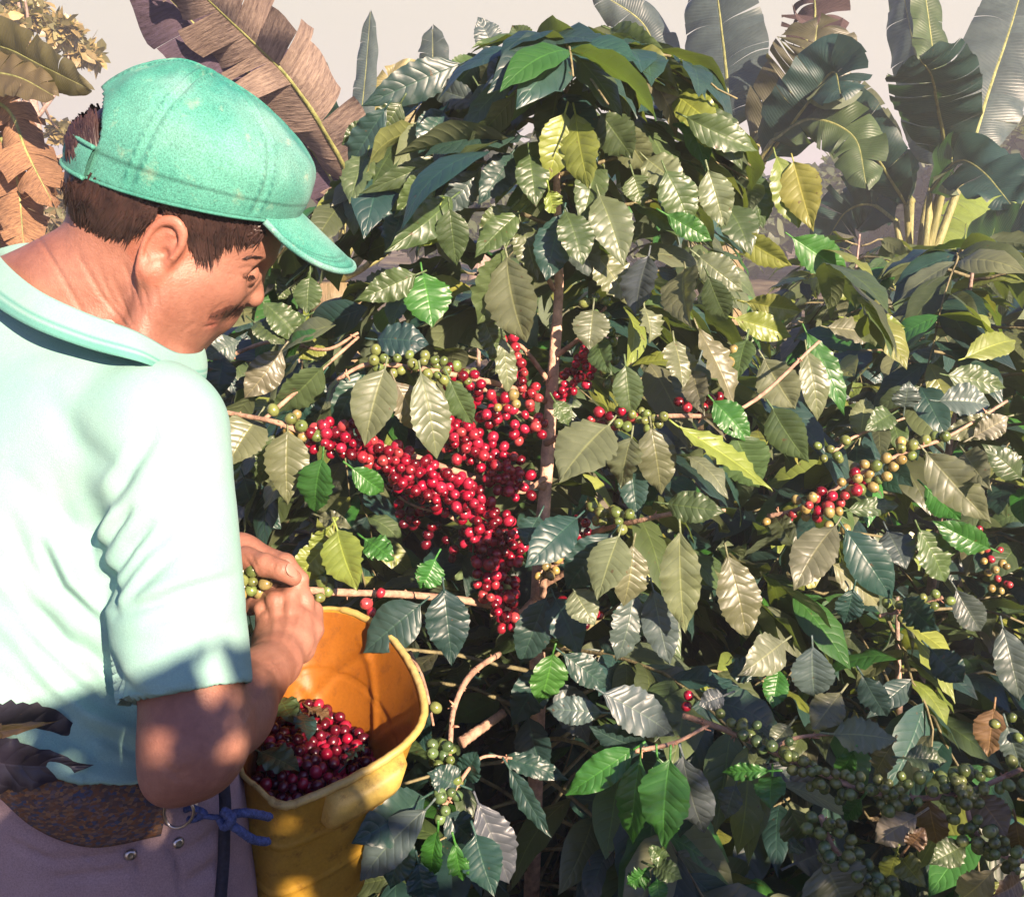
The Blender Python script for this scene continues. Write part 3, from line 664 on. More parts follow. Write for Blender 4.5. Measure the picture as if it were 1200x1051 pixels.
Vs, Qs_ = sparse_nets(shirt_sdf, np.array([-.90, .66, .98]), np.array([-.14, 1.42, 1.66]), .0030 * QS, slack=1.5)
Vs = relax(Vs, Qs_, 3); Ns = vnormals(Vs, Qs_)
folds = [([(150, 420), (196, 452), (226, 500)], .0014, .0010), ([(230, 520), (236, 560), (226, 610)], .012, .0025), ([(60, 470), (90, 520), (140, 560)], .012, .003), ([(20, 560), (60, 600), (100, 625)], .010, .003), ([(255, 700), (215, 716), (175, 728)], .006, .003), ([(0, 840), (50, 885), (100, 915)], .008, -.003), ([(120, 860), (160, 880), (200, 884)], .008, .004), ([(100, 760), (130, 800), (165, 825)], .009, .006), ([(40, 720), (80, 770), (130, 800)], .010, .005), ([(158, 520), (128, 560), (112, 600)], .007, -.004), ([(178, 510), (150, 545), (118, 590), (104, 630), (108, 668), (120, 690)], .008, .007), ([(112, 630), (116, 660), (124, 690), (132, 720)], .004, .005),
         ([(128, 600), (112, 640), (116, 672)], .006, -.006), ([(176, 614), (150, 640), (122, 680)], .005, .006), ([(200, 620), (165, 655), (126, 705)], .006, .0065), ([(150, 596), (132, 618), (116, 648)], .004, .005), ([(187, 634), (158, 668), (130, 712)], .005, -.004),
         ([(215, 640), (180, 668), (140, 708)], .006, .004), ([(272, 676), (220, 690), (180, 706), (140, 718)], .006, .004), ([(265, 668), (215, 680), (170, 698)], .007, -.003),
         ([(48, 640), (70, 690), (110, 725)], .006, .006), ([(62, 636), (84, 680), (116, 716)], .007, -.005), ([(0, 655), (30, 710), (70, 750), (120, 775)], .010, .006), ([(0, 700), (40, 760), (90, 810), (150, 840)], .011, .007), ([(0, 675), (35, 735), (80, 780), (130, 805)], .010, -.005),
         ([(0, 745), (50, 810), (110, 860), (170, 880)], .011, .006), ([(0, 725), (45, 785), (100, 838), (160, 862)], .010, -.005), ([(0, 790), (50, 845), (110, 890), (190, 905)], .009, .006), ([(10, 610), (30, 660), (60, 700)], .009, .004), ([(60, 560), (76, 610), (100, 650)], .010, .003),
         ([(160, 818), (205, 820), (250, 806), (292, 780)], .0022, .0016), ([(159, 808), (205, 812), (250, 798), (290, 772)], .0016, .0009), ([(145, 752), (200, 760), (250, 745), (288, 720)], .007, .0022), ([(270, 560), (240, 600), (200, 640)], .010, .002), ([(190, 470), (165, 520), (120, 570)], .012, .002),
         ([(0, 818), (60, 880), (112, 918), (205, 936)], .0018, .0014),
         ([(0, 352), (60, 376), (118, 403)], .0016, .0015), ([(180, 440), (172, 500), (150, 540)], .0016, .0012)]
Vs = groove(Vs, Ns, folds, -.1)
tn_ = np.ones((len(Vs), 3)); prs, ds_ = proj(Vs)
shirt = mk_mesh('polo_shirt', Vs, Qs_.astype(np.int32), M_SHIRT, person, None, tn_)
tag(shirt, 'aqua short sleeved cotton polo shirt hanging loose over the waist')
# collar: folded band round the neck
up_ = [P(14, 296, 1.0), P(14, 312, .935), P(52, 346, .885), P(108, 374, .868), P(165, 394, .868), P(208, 412, .905), P(226, 400, .99), P(150, 340, 1.05), P(60, 296, 1.045)]
fo_ = [P(4, 290, .99), P(2, 303, .925), P(42, 338, .865), P(100, 366, .846), P(160, 388, .85), P(212, 414, .895), P(236, 400, .99), P(152, 334, 1.06), P(56, 288, 1.055)]
lo_ = [P(-30, 330, .985), P(-24, 345, .90), P(30, 380, .845), P(100, 407, .826), P(168, 425, .828), P(207, 442, .888), P(240, 440, .97), P(160, 380, 1.06), P(30, 330, 1.06)]
n = 150; U_, F_, L_ = [loop_spline(a, n) for a in (up_, fo_, lo_)]; rows = []
for k in np.linspace(0, 1, 5): rows.append(U_ * (1 - k) + F_ * k - np.array([0, 0, .03]) * (1 - k) ** 1)
for k in np.linspace(.08, 1, 12): rows.append(F_ * (1 - k) + L_ * k + unit(F_ - U_) * .0025 * math.sin(k * math.pi))
for k in np.linspace(1, .2, 5): rows.append(F_ * (1 - k) + L_ * k - unit(F_ - U_) * .003)
G = np.array(rows); G = np.concatenate([G, G[:, :1]], 1); mb = MB(); tc_ = np.ones((G.shape[0], n + 1, 3)); tc_[14:17] *= (.45, .75, .7); tc_[12] *= (.45, .75, .7)
mb.add(G.reshape(-1, 3), grid_faces(n + 1, G.shape[0]), None, None, tc_.reshape(-1, 3)); mb.build('collar', M_SHIRT, shirt)
# ---------------------------------------------------------------- trousers, knitted band, legs, boots
hz = hipc[2]; hcx = np.array([hipc[0], hipc[1]])
legR = np.array([-.345, .93, .80]); legL = np.array([-.52, 1.10, .80])
def pants_sdf(p):
    d = rc(p, waist + np.array([.015, .0, .02]), hipc + np.array([.01, 0, 0]), .122, .132)
    d = smin(d, rc(p, P(190, 960, .93), P(195, 1060, .95), .070, .082), .05)
    d = smin(d, rc(p, hipc - tr * .09, hipc - tr * .09 - np.array([0, 0, .08]), .10, .10), .05)
    for L in (legR, legL):
        kn = np.array([L[0] + .03, L[1] + .03, .47]); an = np.array([L[0], L[1] + .02, .10])
        d = smin(d, rc(p, L, kn, .095, .068), .03); d = smin(d, rc(p, kn, an, .068, .058), .02)
    return np.maximum(d, p[:, 2] - 1.14 + .25 * (p[:, 0] + .43))
Vp, Qp = sparse_nets(pants_sdf, np.array([-.82, .60, .06]), np.array([-.10, 1.34, 1.18]), .005 * QS, slack=1.4)
Vp = relax(Vp, Qp, 4); Np = vnormals(Vp, Qp)
pf = [([(12, 985), (60, 1008), (125, 1003), (180, 985)], .0022, .0040), ([(8, 975), (60, 996), (125, 990)], .005, -.002), ([(140, 985), (160, 1015), (168, 1051)], .0020, .0034), ([(190, 985), (207, 1010), (212, 1051)], .0020, .0034), ([(60, 1030), (120, 1024), (160, 1018)], .004, .003), ([(215, 1000), (245, 985), (260, 965)], .005, .004), ([(220, 1035), (245, 1020), (262, 1005)], .005, .004)]
Vp = groove(Vp, Np, pf, 0)
pants = mk_mesh('trousers', Vp, Qp.astype(np.int32), M_PANTS, person, None, np.ones((len(Vp), 3))); tag(pants, 'mauve cotton work trousers with studded back pockets')
def band_pts(f, poly_top, poly_bot, n, m, off):
    T = spline([(*p,) for p in poly_top], n); Bq = spline([(*p,) for p in poly_bot], n); rows = []
    for k in np.linspace(0, 1, m):
        q = T * (1 - k) + Bq * k; pts = march(f, q[:, 0], q[:, 1], .4, 1.3); rows.append(pts + grad(f, pts) * (off * (.4 + .6 * math.sin(k * math.pi))))
    return np.array(rows)
G = band_pts(pants_sdf, [(2, 872), (60, 890), (120, 908), (190, 918)], [(8, 925), (50, 962), (110, 984), (186, 972)], 60, 16, .010); mb = MB(); mb.add(G.reshape(-1, 3), grid_faces(60, 16)); 
band_o = mb.build('knitted_band', M_KNIT, person); sm = band_o.modifiers.new('s', 'SOLIDIFY'); sm.thickness = .012; sm.offset = 0
# pocket studs
for (x, y) in ((153, 1001), (209, 987), (226, 943)):
    q = march(pants_sdf, x, y)[0]; g_ = grad(pants_sdf, q[None])[0]; mb = MB()
    a_ = unit(np.cross(g_, [0, 0, 1])); b_ = np.cross(g_, a_); u, v = np.meshgrid(np.linspace(0, 2 * math.pi, 17), np.linspace(0, 1, 7))
    rr = .0052 * np.cos(v * math.pi / 2 * .98); hh = .0035 * np.sin(v * math.pi / 2) - .0008 * (v > .8)
    mb.add((q + (a_ * np.cos(u)[..., None] + b_ * np.sin(u)[..., None]) * rr[..., None] + g_ * hh[..., None]).reshape(-1, 3), grid_faces(17, 7)); mb.build('stud', M_METAL, pants)
for nm, L in (('boot', legR), ('boot', legL)):
    mb = MB(); an = np.array([L[0], L[1] + .02, 0]); tube(mb, [an + (0, 0, .26), an + (0, 0, .12), an + (.01, 0, .06)], [.062, .058, .05], 10, 14); tube(mb, [an + (-.05, -.03, .05), an + tf * .06 + (0, 0, .048), an + tf * .17 + (0, 0, .036)], [.045, .05, .034], 12, 14, flat=.85); mb.build(nm, M_STRAP, person)
# steel ring at the waist
mb = MB(); c = P(207, 952, .835); th_ = np.linspace(0, 2 * math.pi, 44)
e1 = unit(P(224, 949, .83) - c); e2 = unit(P(210, 972, .84) - c)
RING_C = c; tube(mb, np.array([c + e1 * math.cos(t) * .0155 * (1 + .15 * math.cos(t)) + e2 * math.sin(t) * .0150 for t in th_]), .0013, seg=7, cap=False); mb.build('waist_ring', M_METAL, person)
# ---------------------------------------------------------------- bucket cut from a yellow plastic can
rimk = [(283, 900, .95), (303, 923, .935), (332, 943, .93), (378, 928, .94), (430, 902, .96), (476, 870, .985), (495, 838, 1.01), (488, 798, 1.05), (468, 762, 1.09), (442, 735, 1.12), (398, 716, 1.145), (350, 722, 1.14), (308, 770, 1.07), (288, 845, 1.0)]
rim = loop_spline([P(*k) for k in rimk], 140); cen = rim.mean(0)
u_, s_, vt = np.linalg.svd(rim - cen); bn = vt[2] if vt[2][2] > 0 else -vt[2]      # rim normal
bc = P(338, 1125, 1.05)                                                              # centre of its floor
def ring_at(k, inset=0.0):
    c = cen * (1 - k) + bc * k; s = 1 - .50 * k ** .9; r = (rim - cen) * s
    r = r - bn * ((r @ bn)[:, None]) * k
    rad = np.linalg.norm(r, axis=1, keepdims=True); return c + r * (1 - inset / rad)
bk_root = empty('bucket', tuple(bc), 'yellow bucket cut from a plastic can, slung at the man\'s hip', 'bucket')
N_ = 140; ks = np.linspace(0, 1, 90)
def rib(k):        # raised bands round the outside
    return sum(.0030 * math.exp(-((k - c_) / .007) ** 2) for c_ in (.20, .42, .64))
def xrib(j, k):    # embossed crosses on the broad wall
    out = np.zeros(len(j))
    for jc in (78., 104., 24.):
        for sg in (1, -1): out += .0048 * np.exp(-(((j - jc) - sg * (k - .30) * 60) / 1.6) ** 2) * (np.abs(k - .3) < .24)
    return out
rows = []
jj = np.arange(N_)
for k in ks:
    R_ = ring_at(k); c = cen * (1 - k) + bc * k; o = unit(R_ - c); rows.append(R_ + o * rib(k))
ro = np.array(rows)
rows = []
for k in ks: 
    R_ = ring_at(k, .0035); c = cen * (1 - k) + bc * k; o = unit(R_ - c); rows.append(R_ + o * (rib(k) * .9 - xrib(jj, k) * .8)[:, None])
ri = np.array(rows)
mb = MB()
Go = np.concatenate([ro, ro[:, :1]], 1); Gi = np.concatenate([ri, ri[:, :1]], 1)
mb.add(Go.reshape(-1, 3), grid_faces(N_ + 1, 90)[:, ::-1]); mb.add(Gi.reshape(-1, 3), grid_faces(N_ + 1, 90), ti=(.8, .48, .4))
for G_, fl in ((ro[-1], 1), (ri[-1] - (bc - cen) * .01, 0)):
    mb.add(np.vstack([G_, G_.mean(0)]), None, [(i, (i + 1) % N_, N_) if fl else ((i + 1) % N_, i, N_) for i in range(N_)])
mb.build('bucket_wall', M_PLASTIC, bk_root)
mb = MB(); lipr = ring_at(-.004, -.001); lipr = lipr + rng.normal(0, .00025, lipr.shape); rr_ = np.where((np.arange(N_) > 15) & (np.arange(N_) < 100), .0042, .0026)
pts_ = np.vstack([lipr, lipr[:3]]); tube(mb, pts_, np.append(rr_, rr_[:3]), seg=8, cap=False, ti=(1.3, 1.75, 5.5)); mb.build('rim', M_PLASTIC, bk_root)
# moulded lug below the rim
mb = MB(); lug = []
for k, w in ((.02, 1.0), (.06, 1.06), (.12, 1.02), (.165, .9), (.185, .6)):
    pass
jl = np.linspace(31, 49, 14)
def outer_pt(j, k, off):
    R_ = ring_at(k); c = cen * (1 - k) + bc * k; p = np.array([np.interp(j, np.arange(N_), R_[:, a]) for a in range(3)]).T; return p + unit(p - c) * np.asarray(off)[:, None]
prof = [(.012, 0.0), (.014, .014), (.03, .020), (.09, .021), (.125, .018), (.142, .010), (.146, 0.0)]
G_ = np.array([outer_pt(jl, k, o * np.clip(np.sin(np.linspace(.0, math.pi, 14)) * 3.2, 0, 1) + .0002) for k, o in prof]); mb.add(G_.reshape(-1, 3), grid_faces(14, len(prof))[:, ::-1], ti=(1.25, 1.6, 3.6)); mb.build('lug', M_PLASTIC, bk_root)
# strap and blue rope tied round the hip
mb = MB(); sp_ = []
for (x, y) in ((262, 905), (264, 940), (263, 975), (262, 1010), (258, 1060)):
    q = march(pants_sdf, x, y)[0]
    if np.isnan(q).any(): q = P(x, y, .87)
    sp_.append(q + unit(CAM - q) * .006)
sp_ = spline([P(270, 880, .93)] + sp_, 40); sd_ = np.tile(unit(P(270, 950, .9) - P(262, 950, .9)), (40, 1)) * .0055; g_ = np.tile(unit(CAM - sp_[20]) * .0018, (40, 1))
Gs = np.stack([sp_ - sd_ - g_, sp_ - sd_ + g_, sp_ + sd_ + g_, sp_ + sd_ - g_, sp_ - sd_ - g_], 1); mb.add(Gs.reshape(-1, 3), grid_faces(5, 40)); mb.build('carrying_strap', M_STRAP, bk_root)
def twist(mb, pts, r, n=60, tw=9):
    c = spline(pts, n); t, a, b = frames(c)
    for k in range(3):
        th = np.linspace(0, tw * 2 * math.pi, n) + k * 2.094; tube(mb, c + (a * np.cos(th)[:, None] + b * np.sin(th)[:, None]) * r * .6, r * .62, seg=6)
mb = MB(); dz = .868
twist(mb, [P(232, 955, dz), P(250, 957, dz), P(266, 958, dz + .005)], .0022); 
twist(mb, [P(264, 955, dz), P(285, 952, dz + .005), P(302, 954, dz + .02), P(316, 957, dz + .035)], .0036); twist(mb, [P(264, 962, dz), P(280, 972, dz + .005), P(296, 983, dz + .02), P(314, 986, dz + .035)], .0036)
twist(mb, [P(262, 950, dz - .004), P(272, 958, dz - .008), P(264, 968, dz - .004), P(258, 958, dz + .004)], .0038); twist(mb, [P(215, 950, dz + .003), P(224, 946, dz - .003), P(240, 953, dz), P(226, 960, dz), P(216, 957, dz + .004)], .0026)
mb.build('tied_rope', M_ROPE, bk_root)
# ---------------------------------------------------------------- leaves
TINT = dict(d=(.026, .066, .056), m=(.068, .108, .042), y=(.190, .235, .050), g=(.040, .150, .028), b=(.145, .165, .095), p=(.30, .27, .20), r=(.17, .11, .055), s=(.075, .105, .105), n=(.018, .016, .030))  # sunlit paleness (b) and blue shade (d, s) put into the leaf colours
WT = np.array([0, .03, .08, .16, .3, .45, .6, .74, .84, .91, .96, 1]); WW = np.array([.02, .10, .34, .66, .93, 1, .90, .66, .40, .20, .09, .0])
def leaves_mesh(B, A, S, N, L, Wd, bend, fold, wave, tint, nu=5, nv=10, freq=7, seed=0, curl=.15, chord=True):
    """many leaves at once; every argument has one row per leaf. returns V, Q, uv, tint"""
    g = np.random.default_rng(seed); n = len(L); t = np.linspace(0, 1, nv); u = np.linspace(-1, 1, nu)
    bend = np.asarray(bend)[:, None]; th = bend * (t[None] - (.5 if chord else 0.0)); dt = 1 / (nv - 1)
    cx = np.concatenate([np.zeros((n, 1)), np.cumsum((np.cos(th[:, 1:]) + np.cos(th[:, :-1])) / 2 * dt, 1)], 1)
    cz = -np.concatenate([np.zeros((n, 1)), np.cumsum((np.sin(th[:, 1:]) + np.sin(th[:, :-1])) / 2 * dt, 1)], 1)
    if chord: k = 1 / np.maximum(cx[:, -1:], .2); cx, cz = cx * k, cz * k
    L_ = np.asarray(L)[:, None]; cx = cx * L_; cz = cz * L_
    wsk = g.uniform(-.08, .08, (n, 1)); w = np.interp(np.clip(t[None] + wsk * np.sin(np.pi * t)[None], 0, 1).ravel(), WT, WW).reshape(n, nv) * np.asarray(Wd)[:, None]
    ph = g.uniform(0, 6.28, (n, 1, 2)); fr = g.uniform(.8, 1.25, (n, 1, 1)) * freq
    side = (u[None, None] > 0).astype(int); au = np.abs(u)[None, None]
    wv = np.sin(2 * np.pi * fr * t[None, :, None] + np.where(side > 0, ph[..., 1:2], ph[..., 0:1])) * au ** 2 * np.asarray(wave)[:, None, None] * np.sin(np.pi * np.clip(t * 1.05, 0, 1))[None, :, None]
    wv2 = np.sin(2 * np.pi * fr * t[None, :, None] * .37 + ph[..., 0:1]) * au * np.asarray(wave)[:, None, None] * .7
    fo = np.asarray(fold)[:, None, None]
    y = u[None, None] * w[..., None] * np.cos(fo) * (1 + .05 * np.sin(2 * np.pi * fr * 1.7 * t[None, :, None] + ph[..., 1:2]) * (au > .9))
    z = cz[..., None] + au * w[..., None] * np.sin(fo) - curl * au ** 2.5 * w[..., None] + wv + wv2
    x = cx[..., None] + 0 * y
    tw = g.normal(0, .25, (n, 1, 1)) * t[None, :, None]; y2 = y * np.cos(tw) - (z - cz[..., None]) * np.sin(tw); z2 = cz[..., None] + y * np.sin(tw) + (z - cz[..., None]) * np.cos(tw)
    V = B[:, None, None] + A[:, None, None] * x[..., None] + S[:, None, None] * y2[..., None] + N[:, None, None] * z2[..., None]
    Q = (grid_faces(nu, nv)[None] + (np.arange(n) * nu * nv)[:, None, None]).reshape(-1, 4)
    uv = np.broadcast_to(np.stack(np.meshgrid((u + 1) / 2, t), -1)[None], (n, nv, nu, 2)).reshape(-1, 2)
    ti = np.broadcast_to(np.asarray(tint)[:, None], (n, nu * nv, 3)).reshape(-1, 3)
    return V.reshape(-1, 3), Q, uv, ti
def frame_from(A, up):
    S = unit(np.cross(A, up)); N = np.cross(S, A); return S, N
def hero_leaf(mb, bx, by, tx, ty, w, d, kind, roll=0, dt=0.0, bend=None, rs=None, petiole=True):
    g = rs or rng; B = P(bx, by, d + g.normal(0, .008)); T = P(tx, ty, d + dt + g.normal(0, .02)); ax = T - B; L = np.linalg.norm(ax); A = ax / L
    v = unit(CAM - (B + T) / 2); S0 = unit(np.cross(A, v)); N0 = np.cross(S0, A)
    if N0 @ v < 0: S0, N0 = -S0, -N0
    r = math.radians(roll + g.normal(0, 14)); S = S0 * math.cos(r) + N0 * math.sin(r); N = -S0 * math.sin(r) + N0 * math.cos(r)
    wm = w / F * d / 2 / max(.55, math.cos(r)) * 1.0
    tn = np.array(TINT[kind]) * g.uniform(.85, 1.18) * (1 + g.normal(0, .05, 3))
    bd = bend if bend is not None else g.uniform(.35, .95)
    V, Q, uv, ti = leaves_mesh(B[None], A[None], S[None], N[None], [L], [wm * 1.14], [bd], [g.uniform(.12, .42)], [g.uniform(.0015, .0040)], tn[None], 11, 26, 7.5, int(g.integers(1e9)))
    mb.add(V, Q, None, uv, ti)
    if petiole: tube(mb, [B - A * .014 + N * .001, B - A * .005, B + A * .006], .0013, 4, 5, ti=tn * 1.6)
# ---------------------------------------------------------------- berries
def berry_template(ns=12, nr=9):
    u, v = np.meshgrid(np.linspace(0, 2 * np.pi, ns, endpoint=False), np.linspace(0, np.pi, nr)[1:-1]); r = np.sin(v); z = np.cos(v) * 1.14
    V = np.stack([r * np.cos(u), r * np.sin(u), z], -1).reshape(-1, 3); V = np.vstack([V, [0, 0, 1.10], [0, 0, -1.14]]); m = nr - 2
    i = np.arange(m - 1)[:, None] * ns; j = np.arange(ns)[None]; k = (j + 1) % ns; Q = np.stack([i + j, i + ns + j, i + ns + k, i + k], -1).reshape(-1, 4)
    T = [(m * ns, q, (q + 1) % ns) for q in range(ns)] + [(m * ns + 1, (m - 1) * ns + (q + 1) % ns, (m - 1) * ns + q) for q in range(ns)]
    sh = np.ones(len(V)); sh[m * ns] = .12; sh[:ns] = .92; return V, np.array(Q), np.array(T), sh
BT = berry_template(); BT2 = berry_template(9, 7)
BCOL = dict(red=[(.28, .005, .028), (.22, .004, .020), (.34, .014, .042), (.12, .002, .010)], pink=[(.34, .045, .05), (.30, .02, .035)], green=[(.13, .18, .05), (.17, .20, .06)], dark=[(.075, .13, .05), (.10, .16, .06)],
            yellow=[(.34, .25, .08), (.30, .24, .09)], maroon=[(.06, .003, .010), (.10, .004, .014)])
def berry_into(mb, c, ax, r, col, tpl=BT):
    V, Q, T, sh = tpl; ax = unit(ax); s = unit(np.cross(ax, [.3, .2, .9])); n = np.cross(ax, s)
    mb.add(c + (V[:, :1] * s + V[:, 1:2] * n + V[:, 2:] * ax) * r, Q, T, None, np.array(col)[None] * sh[:, None] * np.array([1.0, 1, 1]))
class Berries:
    def __init__(s): s.items = []
    def line(s, pts, n, spread, mix, r=.0068, seed=1, clump=.016):
        """n berries in whorls along a twig; pts are (px, py, depth)"""
        g = np.random.default_rng(seed); pts = spline([P(*p) for p in pts], 60); L = np.linalg.norm(np.diff(pts, axis=0), axis=1).sum(); nodes = np.arange(0, L + clump * .5, clump); placed = []
        cum = np.concatenate([[0], np.cumsum(np.linalg.norm(np.diff(pts, axis=0), axis=1))]); tries = 0
        while len(placed) < n and tries < n * 40:
            tries += 1; q = g.choice(nodes) + g.normal(0, .0045); c = np.array([np.interp(q, cum, pts[:, k]) for k in range(3)])
            d = unit(g.normal(0, 1, 3) + unit(CAM - c) * .7); rr = r * g.uniform(.82, 1.15); p = c + d * (.0035 + r + g.uniform(0, 1) ** .7 * spread)
            if placed and min(np.linalg.norm(p - o[0]) - (rr + o[2]) for o in placed) < -.0022: continue
            kk = mix[int(g.integers(len(mix)))] if isinstance(mix, (list, tuple)) else mix
            placed.append((p, d, rr, np.array(BCOL[kk][int(g.integers(len(BCOL[kk])))]) * g.uniform(.8, 1.2)))
        s.items += placed
    def build(s, parent, name='cherry', top=100):
        it = sorted(s.items, key=lambda o: np.linalg.norm(o[0] - CAM) / o[2]); 
        vis = [o for o in it if (lambda q: -10 < q[0][0] < 1210 and -10 < q[0][1] < 1060)(proj(o[0]))]; ids = set(map(id, vis[:top]))
        rest = [o for o in it if id(o) not in ids]
        for o in vis[:top]:
            mb = MB(); berry_into(mb, *o); mb.build(name, M_BERRY, parent)
        if rest:
            mb = MB()
            for o in rest: berry_into(mb, *o, tpl=BT2)
            tag(mb.build('cherries', M_BERRY, parent), kind='stuff')
# ---------------------------------------------------------------- coffee bushes
def bush_parts(x, y, height, radius, seed, n_lev=None, leaf=.125, pairs=11, keep=None, mix=(.5, .28, .1, .04, .08), lean=(0, 0), z0=.18, full=.0, tti=(1, 1, 1), path=None, nu=5, nv=10, dens=1.0, droop=1.0):
    g = np.random.default_rng(seed); lev = n_lev or int(height / .055); mbw = MB(); base = np.array([x, y, 0.]); top = np.array([x + lean[0], y + lean[1], height])
    tk = spline([base, (base + top) / 2 + g.normal(0, .015, 3), top] if path is None else path, 40); tube(mbw, tk, [.013, .0095, .003], seg=10, bumps=.08, ti=tti)
    B, A, S, N, L, Wd, T, be, fo = [[] for _ in range(9)]; az = g.uniform(0, 6.28); kinds = 'dmgyb'; branches = []
    for i in range(lev):
        f = (i + .5) / lev; z = z0 + (height - z0) * f; c = np.array([np.interp(z, tk[:, 2], tk[:, k]) for k in range(3)]); az += math.pi / 2 + g.normal(0, .2)
        for sgn in (0, math.pi):
            a = az + sgn + g.normal(0, .15); R = radius * (.30 + .70 * math.sin(math.pi * min(1, (1 - f) * .62 + .08)) ** .8) * g.uniform(.75, 1.12)
            R = R * (1 - full) + full * radius * min(1, 1.55 * math.sqrt(max(0, 1.03 - f))) * g.uniform(.75, 1.1)
            if f > .9 and not full: R *= .6
            dirh = np.array([math.cos(a), math.sin(a), 0]); m = 12; t = np.linspace(0, 1, m)[:, None]
            pts = c + dirh * R * (t - .12 * t ** 2) + np.array([0, 0, 1]) * (R * (.42 * t - .70 * droop * t ** 2)) + np.cumsum(g.normal(0, .004, (m, 3)), 0)
            branches.append(pts); np_ = max(3, int(R / .045 * dens)); tt = np.linspace(.22 if R > .25 else .1, 1.0, np_)
            for t_ in tt:
                p = np.array([np.interp(t_, t[:, 0], pts[:, k]) for k in range(3)]); d = unit(pts[min(m - 1, int(t_ * (m - 1)) + 1)] - pts[max(0, int(t_ * (m - 1)) - 1)]); sd = unit(np.cross(d, [0, 0, 1]))
                for s_ in (-1, 1):
                    if g.random() < .10: continue
                    ax = unit(sd * s_ * g.uniform(.55, 1.0) + d * g.uniform(.3, .8) + np.array([0, 0, 1]) * (g.normal(-.42, .28) * droop - .1 + (.35 if t_ > .93 else 0)))
                    l = leaf * g.uniform(.62, 1.18) * (1.0 if t_ < .9 else .8); nn = np.array([0, 0, 1.]) + dirh * .35 + g.normal(0, .38, 3)
                    B.append(p); A.append(ax); S_, N_2 = frame_from(ax, nn); S.append(S_); N.append(N_2); L.append(l); Wd.append(l * g.uniform(.205, .26))
                    pr_ = np.array(mix, float); 
                    if t_ > .9: pr_ = pr_ * (.6, 1, 2, 3.5, .6)
                    k = kinds[g.choice(5, p=pr_ / pr_.sum())]; T.append(np.array(TINT[k]) * g.uniform(.7, 1.25) * (1 + g.normal(0, .07, 3))); be.append(g.uniform(.3, 1.3)); fo.append(g.uniform(.08, .42))
    B, A, S, N, L, Wd, T, be, fo = map(np.array, (B, A, S, N, L, Wd, T, be, fo))
    mid = B + A * L[:, None] * .5
    if keep is not None:
        k = keep(mid) & keep(B + A * L[:, None] * .95) & keep(B); B, A, S, N, L, Wd, T, be, fo = [q[k] for q in (B, A, S, N, L, Wd, T, be, fo)]
    out = leaves_mesh(B, A, S, N, L, Wd, be, fo, g.uniform(.0012, .0042, len(L)), np.clip(T, .005, .6), nu, nv, 6.5, seed)
    return mbw, branches, out, len(L)
def coffee_bush(label, x, y, height, radius, seed, keep=None, group='coffee bushes of the plantation', name='coffee_bush', **kw):
    root = empty(name, (x, y, 0), label, 'coffee bush', group); mbw, br, (V, Q, uv, ti), n = bush_parts(x, y, height, radius, seed, keep=keep, **kw)
    for p in br:
        if keep is not None:
            ok = keep(p); 
            if not ok[:3].all() or not ok.all(): 
                p = p[:max(2, int(np.argmin(ok)))] if not ok.all() else p
            if len(p) < 3: continue
        tube(mbw, p, [.0034, .0012], seg=5, ti=(.55, .68, .42))
    mbw.build('trunk', M_BARK, root); mb = MB(); mb.add(V, Q, None, uv, ti); f = tag(mb.build('foliage', M_LEAF, root), kind='stuff'); return root
def region_keep(rules, dmin=.95):
    """rules: (x0, y0, x1, y1, d): nothing nearer than d inside that window of the view"""
    def k(p):
        pr, d = proj(p); ok = d > dmin
        for x0, y0, x1, y1, dd in rules: ok &= ~((pr[:, 0] > x0) & (pr[:, 0] < x1) & (pr[:, 1] > y0) & (pr[:, 1] < y1) & (d < dd))
        return ok
    return k
MANR = [(-3000, -3000, 300, 3000, 1.22), (240, 60, 440, 430, 1.15), (230, 600, 400, 800, 1.17), (260, 690, 510, 1100, 1.27)]
KM = region_keep(MANR + [(370, 395, 720, 750, 1.46), (590, 285, 700, 420, 1.44), (560, 750, 700, 1000, 1.32), (700, 560, 860, 760, 1.28), (300, 420, 460, 700, 1.24), (880, 480, 1120, 720, 1.45), (900, 380, 1000, 480, 1.38), (620, 110, 710, 290, 1.31), (700, 300, 880, 560, 1.27), (890, 160, 980, 290, 1.6), (820, 260, 960, 420, 1.40), (480, 230, 640, 420, 1.30), (780, 120, 890, 190, 1.35)], 1.10)
main = coffee_bush('tall coffee bush loaded with ripe red cherries in front of the picker', .05, 1.36, 1.90, .66, 11, KM, leaf=.128, mix=(.40, .32, .08, .08, .12), dens=1.35, full=.9, n_lev=50, tti=(1.7, 1.5, 1.35), path=[np.array([.02, 1.40, 0]), P(628, 900, 1.46), P(630, 700, 1.42), P(640, 560, 1.41), P(648, 440, 1.40), P(655, 330, 1.40), P(652, 200, 1.38), P(650, 75, 1.38)])
KR = region_keep(MANR + [(380, 380, 720, 1000, 1.5), (900, 500, 1110, 640, 1.42), (900, 880, 1200, 1051, 1.22)], 1.12)
right = coffee_bush('broad coffee bush right of the tall one, branch of yellow and pink cherries across it', .86, 1.86, 1.50, .70, 12, KR, leaf=.135, full=.5, dens=1.15, mix=(.42, .30, .1, .08, .10))
low = coffee_bush('low coffee bush in the lower right corner, thick with green cherries', .60, 1.42, .98, .52, 13, KR, leaf=.13, full=.4, mix=(.52, .22, .1, .05, .11))
coffee_bush('low dark coffee bush at the foot of the tall one, left of the green cherries', .22, 1.72, .92, .5, 14, KR, mix=(.7, .2, .06, .02, .02))
KB = region_keep(MANR + [(380, 380, 720, 1000, 1.55)], 1.35)
